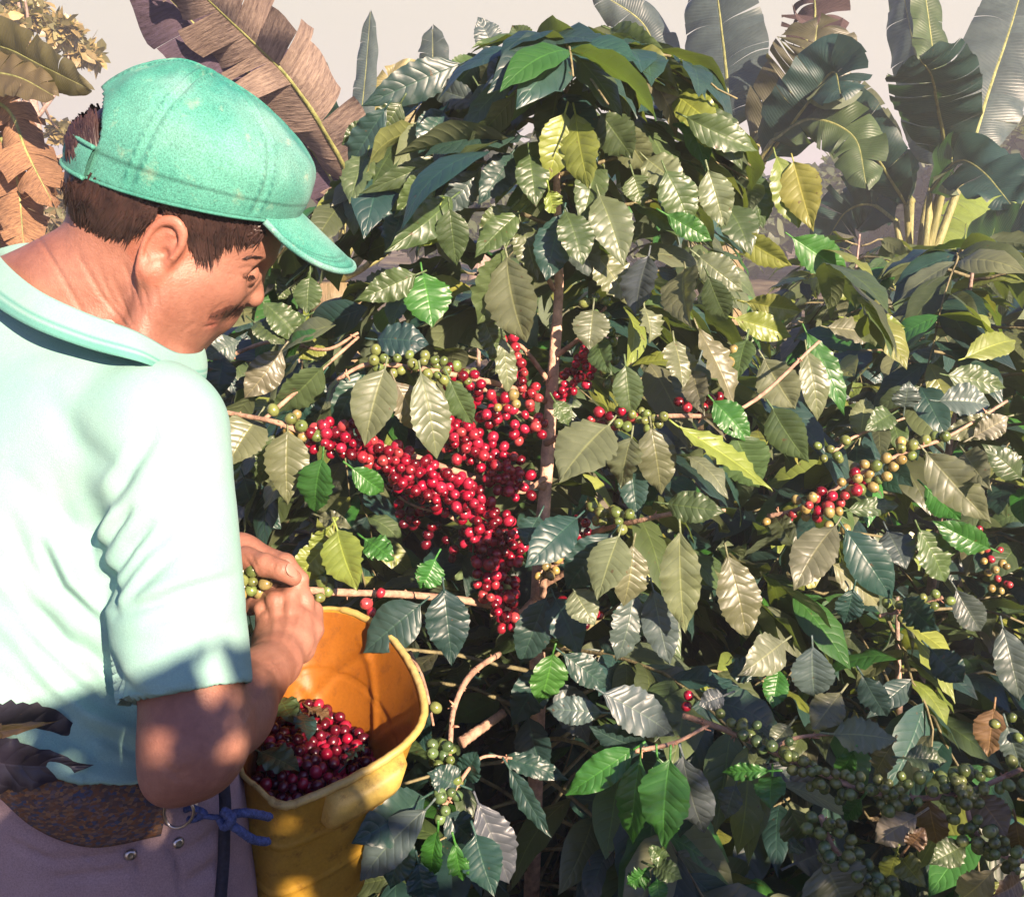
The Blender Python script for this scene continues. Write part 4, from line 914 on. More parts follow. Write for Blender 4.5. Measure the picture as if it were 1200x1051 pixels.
for i, (x, y, h, r_, lab) in enumerate([(-.42, 1.95, 1.36, .56, 'coffee bush behind the man\'s face and visor, left of the tall bush'), (.30, 2.65, 1.70, .7, 'coffee bush standing directly behind the tall bush'), (1.5, 2.75, 1.34, .66, 'coffee bush at the right edge, below the banana clump'),
                                        (-1.15, 2.3, .95, .55, 'coffee bush half hidden behind the man\'s back'), (-.08, 2.35, 1.42, .6, 'coffee bush in the gap between the tall bush and the visor'), (-.8, 3.3, 1.38, .66, 'coffee bush in the second row, just beyond the man\'s chin'), (1.02, 2.95, 1.46, .62, 'coffee bush under the ragged banana leaves, right of the tall bush'), (1.75, 4.4, 1.34, .7, 'coffee bush just behind the fan of banana stalks'), (1.05, 3.5, 1.15, .62, 'small sunlit coffee bush in front of the banana stems'), (2.1, 3.9, 1.12, .66, 'sunlit yellowish coffee bush at the right, under the banana leaves'), (1.62, 1.9, .8, .5, 'low coffee bush cut by the right edge of the picture')]):
    coffee_bush(lab, x, y, h, r_, 30 + i, KB, full=.4, leaf=.135, mix=(.34, .34, .08, .16, .08) if y > 3 else (.45, .3, .08, .08, .09), nu=5, nv=8)
g0 = np.random.default_rng(5)
FARLAB = ['far coffee bush in the row behind, %s' % s for s in ('left of the tall bush', 'just right of the man\'s cap', 'behind the tall bush', 'behind the tall bush, second from its right side', 'left of the banana clump', 'behind the banana clump', 'right of the banana clump', 'last on the right')]
for i, (x, y) in enumerate([(-2.2, 5.2), (-1.0, 4.6), (.1, 4.9), (1.2, 5.6), (2.0, 6.6), (3.2, 6.2), (3.9, 5.4), (4.6, 6.8)]):
    coffee_bush(FARLAB[i], x, y, g0.uniform(.95, 1.2), .68, 60 + i, None, nu=3, nv=6, n_lev=15, leaf=.15, mix=(.3, .36, .08, .2, .06), dens=.8)
# the next row of bushes, beside and behind the photographer: it shades the lower half of the view
for i, (x, y, h) in enumerate([(.60, -.62, 2.02), (1.15, -.40, 1.84), (1.78, -.15, 1.84), (.22, -.80, 2.04)]):
    coffee_bush(['dense coffee bush in the next row, beside the photographer', 'dense coffee bush in the next row, second from the photographer', 'dense coffee bush in the next row, out to the right', 'dense coffee bush in the next row, behind the photographer'][i], x, y, h, .5, 80 + i,
                lambda p: ~((np.abs(proj(p)[0][:, 0] - 600) < 680) & (proj(p)[1] > 0)) & (np.hypot(p[:, 0], p[:, 1]) > .3), nu=3, nv=6, leaf=.15, dens=[1.5, 1.4, .95, 1.5][i], group='coffee bushes of the plantation')
# ---------------------------------------------------------------- the leaves one can tell apart; "base x y, tip x y, width, depth, kind, roll"
MAIN_L = '''
662 133 640 215 42 1.22 y 10|674 133 691 222 42 1.22 y -12|643 222 649 250 24 1.22 y 0|592 293 560 380 46 1.26 m 20|594 300 617 402 56 1.24 b -10|495 320 507 384 50 1.22 g 0|488 322 415 353 34 1.22 m 0|514 243 490 290 34 1.25 y 10|527 245 535 312 36 1.25 m -10|530 232 450 296 36 1.27 m 15
600 243 560 285 36 1.28 m 10|608 250 556 302 32 1.26 m -20|662 247 683 312 38 1.26 m 10|702 228 731 312 46 1.28 b 15|742 205 754 243 34 1.28 m 0|757 186 803 228 38 1.28 b 20|575 138 592 180 36 1.30 m 0|510 167 552 183 26 1.32 y 0|518 186 420 228 24 1.30 m 0|506 203 461 255 36 1.28 m 10
453 126 408 200 34 1.33 d 0|541 75 423 125 40 1.36 d -10|715 35 785 65 34 1.36 m 0|738 57 797 115 40 1.34 y 0|704 133 742 186 44 1.26 m 10|620 180 628 243 36 1.24 m 0|780 251 835 283 26 1.25 g 0|600 150 560 110 34 1.34 m 0|560 120 500 100 30 1.36 s 0|640 110 600 70 32 1.38 s 0|700 100 740 130 34 1.32 m 0
451 432 428 523 50 1.15 b -12|463 447 489 506 34 1.17 b 30|493 436 512 538 44 1.15 b 8|527 444 554 497 30 1.18 m 0|428 432 390 504 34 1.18 d 10|588 394 596 463 24 1.27 b 25|565 371 588 425 30 1.29 m 0|440 398 504 404 36 1.22 d 10|714 497 655 565 62 1.14 b 5|740 512 729 573 38 1.17 b -25
763 500 775 580 42 1.17 b 15|740 543 748 611 32 1.21 d 0|695 362 690 410 40 1.27 b 0|755 360 762 402 30 1.25 b 10|733 428 740 489 34 1.24 m 20|388 616 362 650 28 1.10 y 20|391 620 386 662 20 1.10 y -20|395 620 420 692 48 1.08 y 0|385 635 336 686 34 1.12 y 15|375 605 412 618 20 1.12 b 0
428 632 462 657 28 1.16 g 10|493 708 425 765 52 1.10 d 10|520 690 530 780 48 1.12 d 0|510 655 492 690 32 1.18 g 0|632 604 614 640 30 1.24 d 0|676 607 615 665 42 1.16 d 10|717 625 664 690 48 1.14 d -15|725 628 700 704 46 1.12 b 0|742 638 730 710 40 1.13 b 15|672 690 697 733 36 1.18 b 0
742 690 722 775 36 1.17 s 20|765 690 785 780 38 1.16 s 0|378 537 370 602 40 1.14 g 0|412 548 450 577 28 1.18 g 0|797 622 803 742 42 1.12 b 0|852 649 875 750 44 1.16 b 5|803 316 810 384 46 1.22 b 0|818 300 871 342 36 1.24 b 10|830 323 852 375 32 1.22 m 0|803 137 888 177 36 1.30 m 0
814 145 862 171 28 1.32 y 0|864 274 928 312 32 1.28 y 0|818 385 860 477 32 1.22 b 20|812 435 825 487 32 1.22 b 0|875 398 865 447 28 1.24 m 0|862 510 890 572 52 1.20 m 10|795 500 905 577 30 1.14 y 30|905 478 948 542 42 1.22 m 0|836 470 880 520 34 1.2 g 0|780 590 850 600 34 1.15 m 0
493 800 500 880 26 1.16 d 0|648 765 632 825 40 1.16 g 0|660 766 712 805 32 1.2 d 0|650 470 668 500 20 1.30 m 0|790 400 800 455 34 1.22 b 0|700 400 716 440 30 1.3 m 0|555 640 560 600 20 1.3 m 0|600 350 570 372 24 1.3 d 0
'''
MAIN_TOP = '''
655 100 640 190 40 1.30 m 0|660 110 700 190 38 1.30 d 0|640 90 590 160 38 1.32 s 0|650 80 690 40 30 1.36 m 0|640 80 600 110 30 1.36 m 0|660 250 640 330 40 1.28 d 0|668 255 700 330 40 1.29 s 0|610 260 630 330 34 1.29 m 0|600 180 560 240 36 1.30 d 0|700 190 680 270 38 1.29 m 0|720 140 760 200 40 1.30 b 0|580 130 540 190 38 1.31 m 0|560 200 520 250 34 1.31 s 0|780 200 810 270 40 1.27 m 0|830 200 850 270 38 1.28 b 0|480 200 440 260 36 1.30 m 0|640 700 610 780 42 1.30 d 0|650 700 680 770 44 1.28 d 0|640 780 600 850 40 1.3 d 0|655 800 690 870 40 1.3 s 0|620 840 640 910 40 1.34 d 0|700 300 740 360 38 1.30 b 0|760 300 745 370 40 1.28 s 0|820 420 800 480 38 1.25 s 0
'''
MAIN_TOP2 = '''
560 70 520 110 40 1.38 m 0|580 60 560 20 30 1.40 s 0|600 70 570 100 36 1.38 s 10|620 60 600 30 30 1.40 m 0|690 60 730 40 30 1.40 s 0|690 70 730 100 38 1.38 m 0|560 100 590 150 40 1.34 m 0|470 120 440 170 38 1.34 m 0|520 130 490 180 38 1.33 d 0|500 90 460 120 38 1.36 s 0|760 90 800 110 36 1.36 m 0|790 110 840 150 38 1.34 y 0|820 130 870 200 40 1.33 m 0|850 240 880 300 38 1.30 m 0|700 60 690 110 34 1.37 s 0|430 180 410 240 34 1.34 m 0|470 250 450 300 34 1.30 d 0|440 150 400 170 30 1.35 m 0
'''
LEFT_L = '''
343 326 326 352 26 1.45 m 0|363 323 360 368 30 1.40 m 0|471 326 414 350 34 1.35 m 0|308 354 354 402 32 1.32 m 20|330 410 286 467 36 1.25 b 0|378 430 317 484 40 1.22 m 0|378 440 343 499 32 1.26 d 20|303 488 265 548 50 1.18 b 0|337 505 337 592 46 1.15 b 0|322 508 300 573 28 1.18 m 20|262 420 254 470 34 1.36 d 0|297 377 335 405 28 1.34 m 0
280 400 240 420 30 1.40 s 0|300 440 280 480 30 1.36 d 0|360 400 400 380 30 1.36 m 0|410 345 430 330 26 1.36 m 0|296 590 330 620 34 1.35 d 0|286 560 300 600 34 1.3 d 0|360 370 330 385 24 1.34 m 0|420 300 470 280 28 1.5 m 0|250 440 232 430 28 1.42 s 0|384 396 350 420 28 1.34 y 0
'''
LOW_L = '''
497 934 412 988 56 1.02 d 10|500 947 422 1032 42 1.0 s -10|475 975 457 1042 42 1.0 d 0|560 940 597 1036 48 1.02 s 0|557 977 580 1050 46 1.0 d 0|523 953 557 987 36 1.04 d 0|513 973 508 1025 24 1.0 g 0|533 987 543 1030 24 1.0 g 0|587 887 667 914 24 1.08 d 20|597 900 647 982 22 1.07 d -20
707 835 640 830 30 1.12 s 0|707 812 790 862 46 1.10 s 0|760 877 690 850 34 1.12 d 0|744 877 662 932 36 1.04 g 10|750 887 741 989 40 1.02 g -15|770 887 780 995 40 1.03 g 15|797 885 797 982 42 1.05 d 0|761 1017 734 1036 24 1.0 g 0|765 1015 800 1030 24 1.0 m 0|780 1010 760 990 20 1.0 m 0
540 920 500 905 34 1.06 d 0|545 915 560 880 30 1.08 d 0|490 1010 500 1060 34 1.0 d 0|770 1030 775 1060 20 1.0 g 0
'''
RIGHT_L = '''
909 183 936 268 38 1.55 y 10|930 190 953 272 46 1.52 y -10|879 198 894 268 36 1.56 m 0|928 278 993 322 40 1.5 g 0|966 316 1008 350 28 1.5 y 0|875 354 940 365 30 1.42 y 0|860 373 928 395 30 1.4 y 0|993 373 1061 384 26 1.5 y 0|970 384 1038 399 26 1.5 b 0|895 420 932 480 46 1.34 b 0
945 410 958 494 32 1.34 b 10|945 390 990 487 28 1.36 g 20|1008 512 1015 465 28 1.38 b 0|1046 485 1013 505 28 1.38 m 0|1060 478 1065 445 30 1.38 s 0|1085 530 1162 614 48 1.24 b 0|1130 530 1162 575 36 1.26 b 0|1175 490 1100 512 28 1.3 b 0|1140 512 1182 488 28 1.3 p 0|993 598 1054 592 20 1.3 m 0
980 615 930 692 42 1.22 b 0|975 660 1030 710 36 1.24 b 10|990 620 1045 702 44 1.24 d 0|1040 622 1062 667 38 1.26 s 0|1077 620 1107 682 40 1.22 m 10|1160 642 1092 610 32 1.22 g 0|1084 570 1126 609 32 1.3 g 0|1100 470 1160 475 36 1.36 s 0|1130 420 1190 400 30 1.5 y 0|1110 440 1180 455 30 1.45 m 0
918 752 865 792 42 1.14 b 0|952 757 955 817 46 1.14 s 0|913 784 905 830 28 1.14 g 0|1175 735 1195 822 38 1.14 s 0|1165 830 1158 887 36 1.2 r 0|930 640 905 600 26 1.3 m 0|1000 690 990 730 30 1.24 d 0|1060 700 1100 740 34 1.22 d 0|1120 690 1150 740 34 1.24 s 0|1196 560 1150 520 30 1.3 m 0|1090 760 1130 800 34 1.22 d 0|1010 790 1040 840 30 1.24 d 0
'''
LOWR_L = '''
985 812 952 855 36 1.08 b 0|976 860 1052 868 36 1.06 b 0|848 815 818 827 24 1.10 s 0|785 889 778 992 56 .98 g 0|800 885 826 974 44 1.0 s 0|862 920 850 960 26 1.1 s 0|902 903 846 905 20 1.04 g 0|905 908 903 947 32 1.04 g 0|925 945 955 992 46 1.02 m 0|965 1010 992 1062 74 .98 b 0|930 1012 978 990 42 1.0 s 0
1045 872 1025 907 28 1.06 b 0|1075 955 1025 987 34 1.0 p 0|1088 935 1100 990 34 1.0 r 0|1142 930 1180 980 38 1.0 r 0|1130 990 1088 1012 30 .99 m 0|1165 1018 1125 1052 34 .98 p 0|1060 888 1110 892 26 1.04 m 0|1050 1000 1040 1030 26 1.0 y 0|1056 1005 1085 1040 30 1.0 y 0|868 860 905 880 24 1.08 m 0|880 900 900 870 20 1.06 m 0
925 850 900 880 24 1.07 b 0|1000 880 985 905 22 1.05 g 0|1190 960 1198 1000 34 1.0 r 0|1180 850 1196 900 30 1.06 s 0|1196 1030 1160 1051 30 .98 r 0|1010 935 990 960 20 1.0 g 0|890 790 850 780 28 1.16 d 0|940 985 925 1000 20 1.0 m 0|1064 992 1084 968 22 1.0 r 0
'''
edge_bush = coffee_bush('coffee bush at the left edge, its dark leaves poking in behind the man\'s waist', -1.05, .62, 1.12, .42, 71, lambda p: (proj(p)[0][:, 0] < 12) | (proj(p)[1] < .1), leaf=.15)
EDGE_L = '''
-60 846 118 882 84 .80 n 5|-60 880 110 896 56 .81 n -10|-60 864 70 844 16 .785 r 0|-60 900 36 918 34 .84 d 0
'''
def put_leaves(spec, root, seed):
    gg = np.random.default_rng(seed)
    for tok in spec.replace('\n', '|').split('|'):
        q = tok.split()
        if len(q) < 8: continue
        a = list(map(float, q[:6])); mb = MB(); hero_leaf(mb, *a, q[6], float(q[7]), rs=gg); mb.build('leaf', M_LEAF, root)
left_bush = [o for o in C.objects if o.get('label', '').startswith('coffee bush behind the man\'s face')][0]
foot = [o for o in C.objects if o.get('label', '').startswith('low dark coffee bush at the foot')][0]
put_leaves(MAIN_L + MAIN_TOP + MAIN_TOP2, main, 1); put_leaves(EDGE_L, edge_bush, 6); put_leaves(LEFT_L, left_bush, 2); put_leaves(LOW_L, foot, 3); put_leaves(RIGHT_L, right, 4); put_leaves(LOWR_L, low, 5)
# twigs one can tell apart
def twig(root, pts, r, ti=(1.2, 1.05, .9), knots=0, n=30):
    mb = MB(); c = spline([P(*p) for p in pts], n); tube(mb, c, r, seg=7, ti=ti, bumps=.10)
    if knots:
        for k in np.linspace(2, n - 3, knots).astype(int):
            for _ in range(5):
                d = unit(rng.normal(0, 1, 3)); q = c[k] + rng.normal(0, .0012, 3); tube(mb, [q, q + d * rng.uniform(.004, .009)], [.0012, .0006], 3, 5, ti=(1.35, 1.0, .8))
    return mb.build('branch', M_BARK, root)
for pts, r, kn in [([(622, 722, 1.40), (560, 706, 1.30), (480, 697, 1.20), (400, 694, 1.12), (350, 690, 1.085), (310, 683, 1.075), (286, 678, 1.07)], [.005, .0045, .0030], 13), ([(640, 470, 1.40), (590, 452, 1.33), (545, 442, 1.24), (490, 432, 1.19), (432, 427, 1.17), (395, 445, 1.17)], [.005, .0022], 4),
                   ([(638, 570, 1.40), (560, 560, 1.32), (470, 530, 1.22), (400, 512, 1.17), (360, 508, 1.15), (320, 494, 1.15), (255, 482, 1.18)], [.005, .0030], 8), ([(636, 620, 1.4), (590, 640, 1.34), (520, 600, 1.27), (470, 560, 1.24)], [.004, .002], 3), ([(642, 500, 1.4), (600, 480, 1.34), (560, 450, 1.3)], [.004, .002], 2),
                   ([(640, 560, 1.4), (600, 575, 1.33), (530, 510, 1.27)], [.004, .002], 0), ([(645, 450, 1.4), (615, 410, 1.36), (596, 400, 1.33)], [.004, .002], 3), ([(648, 420, 1.4), (680, 395, 1.37), (710, 360, 1.34)], [.004, .002], 2), ([(640, 520, 1.4), (690, 496, 1.3), (780, 488, 1.22), (870, 478, 1.22), (960, 400, 1.3)], [.0045, .002], 4),
                   ([(632, 640, 1.41), (690, 625, 1.3), (740, 612, 1.2), (800, 600, 1.16), (850, 598, 1.16)], [.0045, .002], 4), ([(585, 766, 1.3), (552, 790, 1.2), (532, 830, 1.14), (527, 880, 1.09), (520, 945, 1.05)], [.0042, .0026], 7), ([(480, 764, 1.22), (497, 800, 1.18), (508, 850, 1.14)], [.003, .0015], 0), ([(628, 690, 1.42), (660, 672, 1.38), (700, 640, 1.3)], [.005, .003], 2),
                   ([(628, 700, 1.42), (600, 725, 1.36), (575, 720, 1.33)], [.005, .003], 2), ([(440, 560, 1.3), (480, 590, 1.27), (520, 602, 1.26)], [.0022, .0012], 0), ([(650, 340, 1.4), (620, 290, 1.34), (590, 260, 1.3)], [.004, .002], 0), ([(636, 700, 1.40), (640, 670, 1.38), (668, 650, 1.36)], [.006, .004], 6)]:
    twig(main, pts, r, knots=kn)
for root, pts, r, kn in [(right, [(900, 605, 1.34), (940, 595, 1.32), (1000, 560, 1.30), (1060, 530, 1.29), (1110, 512, 1.29), (1180, 470, 1.34)], [.0035, .002], 5), (right, [(1030, 722, 1.26), (1070, 712, 1.24), (1105, 700, 1.22)], [.003, .002], 4), (right, [(975, 530, 1.36), (1005, 510, 1.38), (1060, 490, 1.38)], [.003, .0015], 0),
                         (low, [(800, 838, 1.12), (850, 855, 1.10), (905, 880, 1.06), (960, 905, 1.03), (1020, 928, 1.01), (1080, 935, 1.0), (1140, 925, 1.0), (1210, 895, 1.02)], [.0036, .0026], 9), (low, [(905, 880, 1.06), (930, 865, 1.06), (985, 860, 1.06), (1050, 868, 1.06)], [.0028, .0014], 3), (low, [(962, 955, .99), (975, 990, .99), (1000, 1020, .985), (1020, 1060, .98)], [.0030, .0022], 6),
                         (low, [(1130, 926, 1.0), (1140, 970, .99), (1170, 1000, .985), (1210, 1010, .98)], [.0026, .002], 4), (foot, [(520, 945, 1.05), (560, 890, 1.07), (600, 888, 1.08)], [.0024, .0014], 2), (foot, [(744, 880, 1.06), (790, 870, 1.07), (830, 850, 1.1)], [.0028, .0018], 3), (left_bush, [(262, 420, 1.4), (320, 400, 1.36), (380, 410, 1.3), (420, 390, 1.3)], [.003, .002], 3), (left_bush, [(300, 500, 1.2), (380, 430, 1.25), (420, 395, 1.3)], [.003, .002], 0),
                         (foot, [(400, 1045, 1.05), (440, 1010, 1.08), (470, 1000, 1.1)], [.004, .002], 0), (foot, [(540, 870, 1.3), (590, 835, 1.35)], [.008, .006], 0)]:
    twig(root, pts, r, knots=kn)
# cherries
b = Berries()
b.line([(380, 512, 1.165), (420, 520, 1.18), (470, 545, 1.20)], 75, .012, ['red', 'red', 'red', 'pink'], seed=1)
b.line([(460, 548, 1.20), (520, 572, 1.25), (560, 600, 1.28), (600, 645, 1.31)], 150, .019, 'red', seed=2)
b.line([(520, 505, 1.26), (560, 530, 1.29), (605, 565, 1.32)], 90, .018, ['red', 'red', 'pink'], seed=3)
b.line([(540, 440, 1.24), (560, 470, 1.27), (600, 490, 1.31), (622, 505, 1.34)], 42, .014, ['red', 'pink', 'red'], seed=4)
b.line([(560, 625, 1.30), (580, 660, 1.31), (592, 690, 1.32)], 34, .012, ['red', 'red'], seed=5)
b.line([(570, 668, 1.28), (580, 700, 1.28), (600, 722, 1.30)], 34, .012, ['red', 'pink', 'red'], seed=6)
b.line([(596, 400, 1.33), (606, 425, 1.35), (622, 470, 1.37)], 26, .009, ['red', 'pink', 'pink'], seed=7)
b.line([(660, 455, 1.37), (680, 440, 1.36), (690, 410, 1.35)], 30, .012, 'red', seed=8)
b.line([(690, 492, 1.29), (730, 490, 1.25)], 7, .005, ['red', 'pink'], seed=9)
b.line([(730, 492, 1.25), (775, 490, 1.22)], 14, .006, 'green', seed=10, r=.0062)
b.line([(700, 350, 1.33), (705, 400, 1.33), (715, 440, 1.33)], 24, .010, ['dark', 'dark', 'green'], seed=11)
b.line([(440, 424, 1.17), (490, 428, 1.185), (545, 446, 1.24)], 34, .006, 'green', seed=12, r=.0062)
b.line([(560, 480, 1.24), (600, 470, 1.30)], 4, .004, 'yellow', seed=13)
b.line([(282, 682, 1.062), (292, 674, 1.062), (300, 684, 1.066)], 13, .006, ['green', 'green', 'yellow'], seed=14)
b.line([(375, 692, 1.10), (385, 700, 1.10)], 3, .003, 'green', seed=15); b.line([(430, 705, 1.14), (440, 706, 1.14)], 3, .003, 'pink', seed=16); b.line([(325, 492, 1.15), (370, 505, 1.16)], 8, .003, ['green', 'yellow'], seed=17)
b.line([(700, 600, 1.25), (740, 612, 1.19)], 12, .006, 'green', seed=18); b.line([(640, 665, 1.36), (650, 650, 1.36)], 8, .006, 'yellow', seed=19); b.line([(665, 620, 1.3), (690, 615, 1.28)], 5, .007, ['red', 'maroon'], seed=20)
b.line([(655, 700, 1.4), (690, 720, 1.38), (680, 740, 1.38)], 10, .010, ['maroon', 'red'], seed=21); b.line([(800, 470, 1.24), (845, 478, 1.24)], 10, .008, ['red', 'pink'], seed=22); b.line([(852, 425, 1.24), (862, 420, 1.24)], 4, .004, 'yellow', seed=23); b.line([(470, 575, 1.30), (500, 620, 1.33), (540, 640, 1.34)], 24, .014, ['maroon', 'red'], seed=24)
b.build(main)
b = Berries(); b.line([(515, 880, 1.085), (522, 910, 1.07), (520, 945, 1.05)], 22, .007, ['dark', 'green'], seed=31, r=.0062); b.line([(505, 938, 1.05), (512, 940, 1.05)], 1, .002, 'dark', seed=32); b.line([(519, 834, 1.13), (521, 836, 1.13)], 1, .003, 'green', seed=33); b.build(foot)
b = Berries(); b.line([(905, 605, 1.335), (960, 590, 1.31)], 9, .005, ['pink', 'red', 'yellow'], seed=41); b.line([(955, 592, 1.31), (1005, 562, 1.295)], 20, .010, ['pink', 'yellow', 'red', 'pink', 'yellow'], seed=42); b.line([(1005, 565, 1.295), (1055, 535, 1.28)], 18, .009, ['yellow', 'green', 'yellow'], seed=43)
b.line([(1055, 535, 1.29), (1110, 518, 1.29)], 7, .005, 'green', seed=44); b.line([(965, 530, 1.34), (1000, 520, 1.34)], 6, .006, 'green', seed=45); b.line([(1035, 718, 1.25), (1105, 705, 1.22)], 14, .006, 'green', seed=46, r=.0058); b.line([(975, 610, 1.29), (1020, 612, 1.29)], 4, .004, 'yellow', seed=47); b.line([(1150, 640, 1.5), (1170, 680, 1.5)], 16, .03, ['yellow', 'pink'], seed=48, r=.0055); b.build(right)
b = Berries(); b.line([(930, 893, 1.045), (985, 918, 1.02), (1040, 932, 1.005)], 34, .008, 'green', seed=51, r=.0058); b.line([(1040, 930, 1.005), (1080, 925, 1.0), (1125, 925, 1.0)], 24, .007, 'green', seed=52, r=.0058); b.line([(1125, 925, 1.0), (1170, 905, 1.0), (1205, 900, 1.01)], 26, .009, 'green', seed=53, r=.0058)
b.line([(965, 965, .99), (985, 1005, .985), (1030, 1040, .98)], 42, .011, ['green', 'green', 'dark'], seed=54, r=.0058); b.line([(1125, 940, .995), (1140, 975, .99), (1185, 1005, .985)], 36, .011, 'green', seed=55, r=.0058); b.line([(845, 838, 1.1), (865, 860, 1.09)], 6, .005, 'green', seed=56, r=.006); b.line([(875, 855, 1.08), (920, 880, 1.05)], 9, .005, ['green', 'dark'], seed=57, r=.006); b.line([(800, 815, 1.13), (812, 822, 1.13)], 2, .003, ['red', 'dark'], seed=58); b.line([(1180, 850, 1.06), (1200, 860, 1.06)], 7, .007, 'green', seed=59, r=.006)
b.build(low)
# cherries and leaves lying in the bucket: each one a thing of its own
gg = np.random.default_rng(77); lev = .30; placed = []; Cl = cen * (1 - lev) + bc * lev; Rl = ring_at(lev, .012); ax1 = unit(P(480, 850, 1.08) - Cl); ax1 = unit(ax1 - bn * (ax1 @ bn)); ax2 = np.cross(bn, ax1)
poly = np.stack([(Rl - Cl) @ ax1, (Rl - Cl) @ ax2], 1)
def inside(q, poly):
    x, y = q; c = False; j = len(poly) - 1
    for i in range(len(poly)):
        if (poly[i, 1] > y) != (poly[j, 1] > y) and x < (poly[j, 0] - poly[i, 0]) * (y - poly[i, 1]) / (poly[j, 1] - poly[i, 1]) + poly[i, 0]: c = not c
        j = i
    return c
def heap(q): return .030 * math.exp(-((q[0] + .03) ** 2 + (q[1] - .0) ** 2) / .006) + .012 * (-q[0] / .08)
variants = []
for k in range(8):
    mb = MB(); berry_into(mb, np.zeros(3), (0, 0, 1), 1.0, BCOL['red' if k < 3 else 'maroon'][k % (4 if k < 3 else 2)], BT); o = mb.build('coffee_cherry', M_BERRY); variants.append(o.data); bpy.data.objects.remove(o)
lo2, hi2 = poly.min(0), poly.max(0)
for layer in (0, 1):
    for _ in range(9000):
        q = gg.uniform(lo2, hi2); rr = gg.uniform(.0056, .0070)
        if not inside(q * 1.04, poly): continue
        c = Cl + ax1 * q[0] + ax2 * q[1] + bn * (heap(q) + layer * .007 + gg.uniform(-.003, .003))
        if any(np.linalg.norm(c - o[0]) < (rr + o[1]) * .90 for o in placed): continue
        placed.append((c, rr))
pp, dd_ = proj(np.array([c for c, _ in placed])); nb_ = 0
for (c, rr), p_ in zip(placed, pp):
    if not (288 < p_[0] < 500 and 700 < p_[1] < 960): continue
    o = new_obj('coffee_cherry', variants[int(gg.integers(8))]); o.location = c; o.scale = (rr,) * 3; o.rotation_euler = tuple(gg.uniform(0, 6.28, 3)); nb_ += 1
    tag(o, 'ripe dark red coffee cherry lying in the heap in the yellow bucket', 'coffee cherry', 'picked cherries in the bucket')
def bucket_leaf(q0, q1, w, h, kind, lab, roll=0, bend=.4, up=0.0):
    B = Cl + ax1 * q0[0] + ax2 * q0[1] + bn * (heap(q0) + h); T = Cl + ax1 * q1[0] + ax2 * q1[1] + bn * (heap(q1) + h + up); A = unit(T - B); S, N = frame_from(A, bn); r = math.radians(roll); S, N = S * math.cos(r) + N * math.sin(r), N * math.cos(r) - S * math.sin(r)
    mb = MB(); V, Q, uv, ti = leaves_mesh(B[None], A[None], S[None], N[None], [np.linalg.norm(T - B)], [w], [bend], [.2], [.003], np.array([TINT[kind]]), 11, 24, 6, int(gg.integers(1e6))); mb.add(V, Q, None, uv, ti); tube(mb, [B - A * .01, B + A * .003], .0012, 3, 5, ti=TINT[kind]); o = mb.build('fallen_leaf', M_LEAF); tag(o, lab, 'leaf', 'leaves lying in the bucket')
def inv(px, py, h):
    D = ray(px, py); t = ((Cl + bn * h - CAM) @ bn) / (D @ bn); p = CAM + D * t - Cl; return np.array([p @ ax1, p @ ax2])
bucket_leaf(inv(306, 896, .03), inv(356, 936, .01), .020, .020, 'm', 'olive green leaf lying against the near corner of the bucket', 10)
bucket_leaf(inv(352, 834, .03), inv(364, 880, .03), .013, .024, 'd', 'small dark green leaf lying across the middle of the cherry heap', 15)
bucket_leaf(inv(405, 905, .02), inv(428, 872, .03), .012, .016, 'd', 'small leaf standing on edge by the right wall of the bucket', 50, .6, .012)
bucket_leaf(inv(325, 812, .03), inv(345, 850, .03), .016, .022, 'm', 'pale leaf under the picker\'s forearm at the left of the heap', 0)
bucket_leaf(inv(362, 826, .03), inv(388, 842, .03), .012, .024, 'r', 'shrivelled purple brown leaf at the back of the cherry heap', 30)
# ---------------------------------------------------------------- ground
def ground():
    n = 150; s = np.sinh(np.linspace(-1, 1, n) * 7) / math.sinh(7) * 1500; X, Y = np.meshgrid(s, s + 3); g = np.random.default_rng(3)
    Z = .03 * np.sin(X * 2.1) * np.sin(Y * 1.7 + 1) + .015 * np.sin(X * 5.3 + Y * 4.1); Z = np.where(np.hypot(X, Y) < 40, Z, 0)
    mb = MB(); mb.add(np.stack([X, Y, Z], -1).reshape(-1, 3), grid_faces(n, n)); o = mb.build('ground', M_GROUND); tag(o, kind='structure')
m, nt, b_, o_ = mat_new('ground_soil'); v = coord(nt); n1 = noise(nt, 1.3, 6, .65, v); n2 = noise(nt, 26, 5, .7, v)
c_ = mixc(nt, ramp(nt, n1, [(.4, (0, 0, 0)), (.62, (1, 1, 1))]), (.06, .035, .02), (.26, .21, .12)); lk(nt, mixc(nt, .6, c_, ramp(nt, n2, [(.3, (.3, .3, .3)), (.7, (1.2, 1.2, 1.2))]), 'MULTIPLY'), b_.inputs['Base Color']); b_.inputs['Roughness'].default_value = .95; bump(nt, n2, 1, .03, b_); M_GROUND = m
ground()
